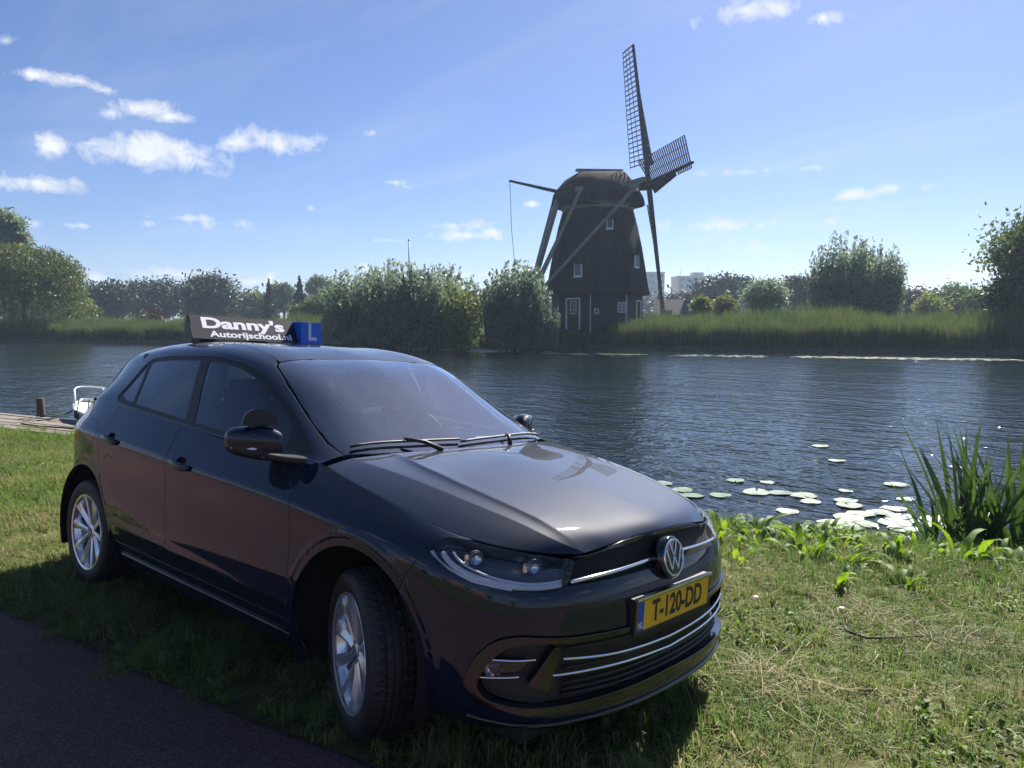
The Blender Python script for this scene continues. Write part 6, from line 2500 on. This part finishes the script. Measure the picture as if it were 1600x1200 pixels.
MP = empty('mooring_post', (-12.72, 2.12, -.10))
tag(MP, 'short dark mooring post on the jetty edge', 'post')
MB().lathe([(.0, -.95), (.068, -.95), (.066, 0), (.064, .33), (.052, .352), (.0, .356)], 14).build('post', M['post_wood'], MP, smooth=False, auto=40)
MB().lathe([(.066, .02), (.078, .032), (.078, .05), (.066, .062)], 12).build('rope_turn', M['post_wood'], MP, smooth=True)

M['hull_white'] = simple_mat('white_hull', (.50, .52, .54), .3, var=.06, coat=.4)
M['hull_blue'] = simple_mat('dark_hull', (.035, .045, .06), .4)  # shadow on the lower hull, put into a darker colour
M['deck'] = simple_mat('cream_deck', (.74, .71, .66), .6, var=.06)
M['rope'] = simple_mat('dark_rope', (.05, .05, .052), .9)
BT = empty('boat', (-12.62, 2.76, WATER_Z), (0, 0, rad(10)))
BT.scale = (.9, .9, .86)       # bow towards -X
tag(BT, 'small white motor boat with a bow rail moored behind the car', 'boat')
st_x = [0.0, .12, .4, .9, 1.7, 2.8, 3.8, 4.4]
hb = [.02, .16, .40, .66, .84, .90, .88, .84]
gz = [.84, .82, .79, .74, .69, .66, .66, .66]
kz = [.45, .18, -.05, -.14, -.18, -.18, -.16, -.14]
rows = []
for x, b_, g_, k_ in zip(st_x, hb, gz, kz):
    pr = []
    for t in np.linspace(0, 1, 9):
        pr.append((x + .16 * (1 - t) * max(0, 1 - x / .6), b_ * (math.sin(t * math.pi / 2) ** .62), k_ + (g_ - k_) * t ** 1.35))
    rows.append(pr)
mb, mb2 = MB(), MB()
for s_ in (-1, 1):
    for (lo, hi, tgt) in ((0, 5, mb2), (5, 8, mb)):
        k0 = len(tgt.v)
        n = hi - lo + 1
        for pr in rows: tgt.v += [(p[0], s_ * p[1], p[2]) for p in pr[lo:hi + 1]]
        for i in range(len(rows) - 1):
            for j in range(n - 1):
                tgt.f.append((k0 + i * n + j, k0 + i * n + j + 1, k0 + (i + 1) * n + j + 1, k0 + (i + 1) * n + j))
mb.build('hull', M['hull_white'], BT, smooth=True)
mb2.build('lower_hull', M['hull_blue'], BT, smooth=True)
gun = [(x, b_, g_ + .012) for x, b_, g_ in zip(st_x, hb, gz)]
MB().tube([(x, -y, z) for x, y, z in reversed(gun)] + gun, .028, 8).build('gunwale', M['hull_white'], BT, smooth=True)
dk = MB()
fd = [(x, b_ * .93, g_ - .03) for x, b_, g_ in zip(st_x[:5], hb, gz)]
for i in range(4):
    a_, b_ = fd[i], fd[i + 1]
    dk.add([(a_[0], -a_[1], a_[2]), (a_[0], a_[1], a_[2]), (b_[0], b_[1], b_[2]), (b_[0], -b_[1], b_[2])], [(0, 1, 2, 3)])
dk.build('fore_deck', M['deck'], BT)
MB().box((4.38, 0, .26), (.05, 1.62, .78)).build('transom', M['hull_white'], BT)
MB().box((3.0, 0, .12), (2.6, 1.5, .04)).build('cockpit_floor', M['deck'], BT)
MB().box((2.6, 0, .38), (.35, 1.55, .05)).build('thwart', M['deck'], BT)
rail = [(.62, -.50, .78), (.50, -.42, 1.02), (.22, -.27, 1.09), (.05, -.14, 1.115), (-.02, 0, 1.12), (.05, .14, 1.115), (.22, .27, 1.09), (.50, .42, 1.02), (.62, .50, .78)]
MB().tube(rail, .012, 8).build('bow_rail', M['white_paint'], BT, smooth=True)
for p, q in (((.35, -.36, .78), (.22, -.28, 1.095)), ((.35, .36, .78), (.22, .28, 1.095))):
    MB().tube([p, q], .013, 6).build('rail_post', M['white_paint'], BT, smooth=True)
for xx, yy in ((1.05, -.70), (1.6, -.83)):
    MB().lathe([(.0, .0), (.055, .02), (.06, .10), (.045, .16), (.0, .17)], 10, 'Z', (xx, yy, .60)).build('fender_buoy', M['rope'], BT, smooth=True)
    MB().tube([(xx, yy, .76), (xx - .02, yy + .06, 1.02)], .01, 5).build('fender_line', M['rope'], BT)


def rope(p, q, sag, label, n=12):
    p, q = Vector(p), Vector(q)
    mb = MB().tube([p.lerp(q, t) - Vector((0, 0, sag * 4 * t * (1 - t))) for t in np.linspace(0, 1, n)], .011, 6)
    tag(mb.build('mooring_rope', M['rope'], None, smooth=True), label, 'rope')


bow = BT.matrix_basis @ Vector((.05, 0, .80))
rope(bow, (-12.66, 2.13, .02 - .06), .10, 'upper mooring rope from the boat bow to the post')
rope(bow + Vector((.02, -.03, -.04)), (-12.2, 1.9, -.07), .06, 'lower mooring rope from the boat bow to the jetty')
mb = MB().tube([(-12.66, 2.08, -.06), (-12.3, 1.75, -.068), (-11.9, 1.58, -.066), (-11.4, 1.66, -.066), (-10.9, 1.86, -.066), (-10.4, 1.98, -.066)], .012, 6)
tag(mb.build('loose_rope', M['rope'], None, smooth=True), 'loose rope end curving over the jetty planks', 'rope')

# ------------------------------------------------------------------ water lilies
M['lily'] = simple_mat('lily_pad', (.10, .15, .06), .30, var=.3, vscale=6, spec=.6)
pad_me = []
for k in range(5):
    r = np.random.default_rng(200 + k)
    V, n = [(0, 0, .004)], 22
    gap = r.uniform(.12, .3)
    for j in range(n + 1):
        t = gap / 2 + (2 * math.pi - gap) * j / n
        rr = 1 + .05 * math.sin(3 * t + k) + .03 * math.sin(7 * t)
        V.append((rr * math.cos(t), rr * .92 * math.sin(t), .006 + .005 * math.sin(2 * t + k * 1.3) ** 2))
    top = [(0, j + 1, j + 2) for j in range(n)]
    me = fast_mesh('lily_pad', [(x * .9, y * .9, z) for x, y, z in V], top, M['lily'], smooth=True)
    pad_me.append(me)
PADS = [(-2.36, 5.98, .17), (-2.60, 6.20, .15), (-2.48, 5.72, .14), (-2.1, 6.22, .15), (-1.85, 6.68, .19), (-1.62, 6.85, .17), (-1.34, 6.89, .19), (-1.15, 6.62, .13), (-1.16, 5.98, .14), (-.86, 6.95, .16), (-.74, 6.72, .17),
        (-.52, 6.40, .18), (-.38, 6.62, .17), (-.30, 6.90, .15), (-.15, 6.55, .16), (-.55, 6.12, .18), (-.36, 5.98, .19), (-.60, 5.80, .18), (-.42, 5.72, .16), (-.12, 6.25, .19), (.02, 6.05, .17), (-.05, 6.42, .15), (-.64, 5.45, .15),
        (.10, 5.70, .13), (.16, 6.70, .16), (.26, 6.42, .15), (.32, 6.98, .14), (-2.36, 7.17, .14), (-2.0, 7.35, .11), (-.69, 8.32, .17), (-.35, 7.5, .12), (.55, 7.3, .15), (-3.0, 6.4, .14), (-1.05, 7.5, .10), (-1.9, 9.6, .14), (-2.6, 10.8, .15), (-.4, 10.2, .13)]
V, F = [], []
r = np.random.default_rng(77)
for (x0, x1, d0, d1, cnt) in ((-33, -24, 7.5, 9.5, 230), (-22, -17, 7, 9.5, 90), (-16, -6, 6.5, 9.0, 300), (-6, 6, 6.5, 9, 220), (-52, -46, 6, 8, 40), (-41, -36, 5, 7, 60)):
    for _ in range(cnt):
        x = r.uniform(x0, x1)
        y = float(far_y(x)) - r.uniform(d0, d1)
        s_ = r.uniform(.10, .22)
        k = len(V)
        V += [(x + s_ * math.cos(t), y + s_ * math.sin(t), WATER_Z + .02) for t in np.linspace(0, 2 * math.pi, 9)[:-1]]
        F += [(k, k + i, k + i + 1) for i in range(1, 7)]
tag(link('far_lily_pads', fast_mesh('far_lily_pads', V, F, M['lily'])), 'glinting band of lily pads near the far bank', kind='stuff')

# ------------------------------------------------------------------ plants on the near bank
M['dock'] = leaf_mat('broad_leaf', (.055, .125, .018), (.20, .30, .055), .48, .6, 5.0, .25)
M['iris'] = leaf_mat('iris_leaf', (.030, .062, .018), (.075, .125, .035), .30, .5, 3.0, .3)


def strap_leaf(L, w, bend, n=8, fold=.25, tipw=.0, wave=0.0):
    """a long leaf along +X rising to +Z, arching over by bend radians"""
    V, F = [], []
    x = z = 0.0
    for i in range(n + 1):
        t = i / n
        ang = math.radians(78) - bend * t ** 1.4
        if i:
            x += L / n * math.cos(ang)
            z += L / n * math.sin(ang)
        ww = w * (math.sin(math.pi * min(1, (t * .93 + .07)) ** .8) ** .6 if tipw == 0 else (1 - t ** 3) * .9 + .02) / 2
        dip = fold * ww
        wv = wave * math.sin(t * 14) * ww
        V += [(x, -ww, z + dip + wv), (x, 0, z), (x, ww, z + dip - wv)]
        if i:
            k = 3 * (i - 1)
            F += [(k, k + 1, k + 4, k + 3), (k + 1, k + 2, k + 5, k + 4)]
    return V, F


dock_me = []
for L, w, b_ in ((.28, .056, 1.0), (.36, .066, 1.45), (.22, .050, .7), (.32, .048, 1.8), (.26, .072, 1.3)):
    V, F = strap_leaf(L, w, b_, 7, .35, wave=.25)
    dock_me.append(fast_mesh('leaf', V, F, M['dock'], smooth=True))
iris_me = []
for L, w, b_ in ((1.15, .056, .35), (1.0, .050, .55), (1.3, .058, .22), (.85, .046, .9)):
    V, F = strap_leaf(L, w, b_, 9, .15, tipw=1)
    iris_me.append(fast_mesh('leaf', V, F, M['iris'], smooth=True))


def plant(x, y, meshes, n, spread, s0, s1, name, label, cat, seed, group=None, tilt=(0, .5), z=None, stem=None):
    r = np.random.default_rng(seed)
    p = empty(name, (x, y, (float(bumpy(x, y)) if z is None else z)), (0, 0, 0))
    for k in range(n):
        o = link('leaf', meshes[r.integers(len(meshes))], None, p)
        a = r.uniform(0, 6.28)
        q = spread * math.sqrt(r.random())
        aa = math.atan2(q * math.sin(a), q * math.cos(a)) + r.normal(0, .5)
        o.location = (q * math.cos(a), q * math.sin(a), -.02 + (r.random() * stem if stem else 0))
        o.rotation_euler = (r.normal(0, .15), r.uniform(*tilt), aa)
        s_ = r.uniform(s0, s1)
        o.scale = (s_, s_, s_)
    if stem:
        MB().tube([(0, 0, -.03), (.01, 0, stem * .6), (.0, .01, stem)], [.007, .006, .004], 5).build('stem', M['dock'], p, smooth=True)
    tag(p, label, cat, group)
    return p


ORD1 = 'first second third fourth fifth sixth seventh eighth ninth tenth eleventh twelfth thirteenth fourteenth fifteenth sixteenth seventeenth eighteenth nineteenth'.split()
ORD = list(ORD1)
for tens, tth in (('twenty', 'twentieth'), ('thirty', 'thirtieth'), ('forty', 'fortieth'), ('fifty', 'fiftieth'), ('sixty', 'sixtieth'), ('seventy', 'seventieth')):
    ORD += [tth] + [tens + '-' + q for q in ORD1[:9]]


def column(x, y):
    """how far right a ground point lies as seen by the photographer"""
    dx, dy = x - CX, y - CY
    return (dx * .7458 + dy * .6664) / max(.1, dx * -.6684 + dy * .7482)


PADS.sort(key=lambda q: column(q[0], q[1]))
for k, (x, y, s_) in enumerate(PADS):
    o = link('lily_pad', pad_me[k % 5], None)
    o.location = (x, y, WATER_Z + .003 + .0011 * (k % 7))
    o.scale = (s_, s_, 1)
    o.rotation_euler = (rad(rng.uniform(-2, 2)), rad(rng.uniform(-2, 2)), rng.uniform(0, 6.28))
    tag(o, ORD[k] + ' lily pad from the left floating between the car and the iris', 'lily pad', 'lily pads near the bank')


r = np.random.default_rng(31)
bank, turf, edge = [], [], []
while len(bank) < 66:                      # dense strip at the waterside beyond the bonnet
    x = r.uniform(-2.5, .35)
    d = abs(r.normal(.80, .75)) + .12
    y = float(bank_edge(x)) - d
    if all((x - q[0]) ** 2 + (y - q[1]) ** 2 > .15 ** 2 for q in bank): bank.append((x, y, int(r.integers(15, 22)), r.uniform(.70, 1.05)))
while len(edge) < 20:                      # beside the iris at the right
    x = r.uniform(.45, 1.75)
    y = float(bank_edge(x)) - r.uniform(.15, 1.7)
    if all((x - q[0]) ** 2 + (y - q[1]) ** 2 > .2 ** 2 for q in edge): edge.append((x, y, 16, r.uniform(.85, 1.25)))
while len(turf) < 13:                      # stragglers in the turf
    x = r.uniform(-1.3, 1.1)
    y = float(bank_edge(x)) - r.uniform(1.7, 3.1)
    if all((x - q[0]) ** 2 + (y - q[1]) ** 2 > .3 ** 2 for q in turf): turf.append((x, y, 8, r.uniform(.6, .9)))
for lst, what, grp in ((bank, 'broad-leaved weed from the left in the waterside strip beyond the bonnet', 'broad-leaved weeds along the waterside'),
                       (edge, 'large broad-leaved weed from the left below the iris clumps', 'broad-leaved weeds below the iris'),
                       (turf, 'small broad-leaved weed from the left in the turf right of the number plate', 'broad-leaved weeds in the turf')):
    lst.sort(key=lambda q: column(q[0], q[1]))
    for k, (x, y, n, s_) in enumerate(lst):
        plant(x, y, dock_me, n, .13, .60 * s_, 1.0 * s_, 'broad_leaved_weed', ORD[k] + ' ' + what, 'plant', 300 + k + len(what), grp, (-.25, .50), stem=.10 * s_ if k % 3 == 0 else None)
plant(.70, 5.72, iris_me, 44, .20, .8, 1.08, 'iris_clump', 'tall clump of sword-shaped iris leaves standing in the water at right', 'plant', 401, None, (-.34, .30), z=-.55)
plant(1.02, 5.90, iris_me, 46, .24, .85, 1.12, 'iris_clump', 'tallest iris clump, cut off by the right edge', 'plant', 402, None, (-.28, .3), z=-.55)
plant(.42, 5.60, iris_me, 20, .14, .6, .95, 'iris_clump', 'sparse outer iris leaves leaning left over the lily pads', 'plant', 403, None, (.0, .55), z=-.55)
TW = MB().tube([(.86, 1.85, .01), (.93, 1.70, .03), (1.05, 1.62, .045), (1.12, 1.72, .04), (1.28, 1.98, .035), (1.34, 2.16, .03)], [.007, .007, .006, .005, .004, .003], 6)
TW.v = [(x, y, z + float(bumpy(x, y)) + .015) for x, y, z in TW.v]
tag(TW.build('twig', M['bark'], None, smooth=True), 'bent dry twig lying on the grass right of the car', 'twig')
M['petal'] = simple_mat('white_petal', (.8, .8, .78), .6)
for k, (x, y) in enumerate(((.78, 2.05), (.35, 1.85))):
    f_ = empty('daisy', (x, y, float(bumpy(x, y))))
    MB().tube([(0, 0, 0), (.005, 0, .055)], .0015, 5).build('stem', M['grass_lush'], f_)
    MB().lathe([(.0, .056), (.012, .058), (.016, .055)], 10).build('petals', M['petal'], f_)
    tag(f_, ('nearer' if k == 0 else 'farther') + ' small white flower in the turf right of the number plate', 'flower')

# ------------------------------------------------------------------ across the path, behind the photographer: what the car's flank mirrors
for k, (x, y, h, w) in enumerate(((-30, -62, 7.5, 4), (-12, -70, 8, 4.5), (9, -66, 7, 4), (32, -60, 8, 4.5), (-58, -58, 8, 5), (60, -52, 9, 5))):
    t = empty('tree', (x, y, .0))
    r = np.random.default_rng(500 + k)
    P = crown_points('round', 1800, h, w, r, 1.0)
    V, F = leaf_quads(P, .5, r)
    link('crown', fast_mesh('crown', V, F, M['leaf_mid']), None, t)
    limbs_mesh(h, w, r).build('trunk', M['bark'], t)
    tag(t, ORD[k] + ' tree beyond the path behind the photographer, mirrored in the car', 'tree', 'trees behind the photographer')
for k, (x, y, w) in enumerate(((-2, -84, 18), (26, -82, 16), (-40, -80, 18))):
    hs_ = house(0, 0, w, 8, 5.2, 8.6, rad(9), 'brick', 'tiles', ORD[k] + ' brick house far across the path behind the photographer', xy=(x, y), zb=0)
    hs_['group'] = 'houses behind the photographer'
P, r = [], np.random.default_rng(9)
for x in np.arange(-60, 60, .22):
    for _ in range(5):
        P.append((x + r.normal(0, .15), -26.0 + .163 * x + r.normal(0, .35), r.uniform(0, 1.0)))
V, F = leaf_quads(np.array(P), .22, r)
tag(link('hedge', fast_mesh('hedge', V, F, M['leaf_mid'])), 'clipped hedge across the path', kind='stuff')

# ------------------------------------------------------------------ the air: a thin summer haze
hz_mb = MB().box((0, 0, 13.0), (1420, 1420, 31.5))
hz = hz_mb.build('haze', None, None)
hm = bpy.data.materials.new('haze')
hm.use_nodes = True
hnt = hm.node_tree
hnt.nodes.remove(hnt.nodes['Principled BSDF'])
pv = hnt.nodes.new('ShaderNodeVolumePrincipled')
pv.inputs['Color'].default_value = (.62, .78, 1.0, 1)
pv.inputs['Density'].default_value = HAZE_DENSITY
pv.inputs['Anisotropy'].default_value = .25
hnt.links.new(pv.outputs[0], hnt.nodes['Material Output'].inputs['Volume'])
hz.data.materials.append(hm)
tag(hz, 'thin bluish summer haze over the canal', kind='stuff')
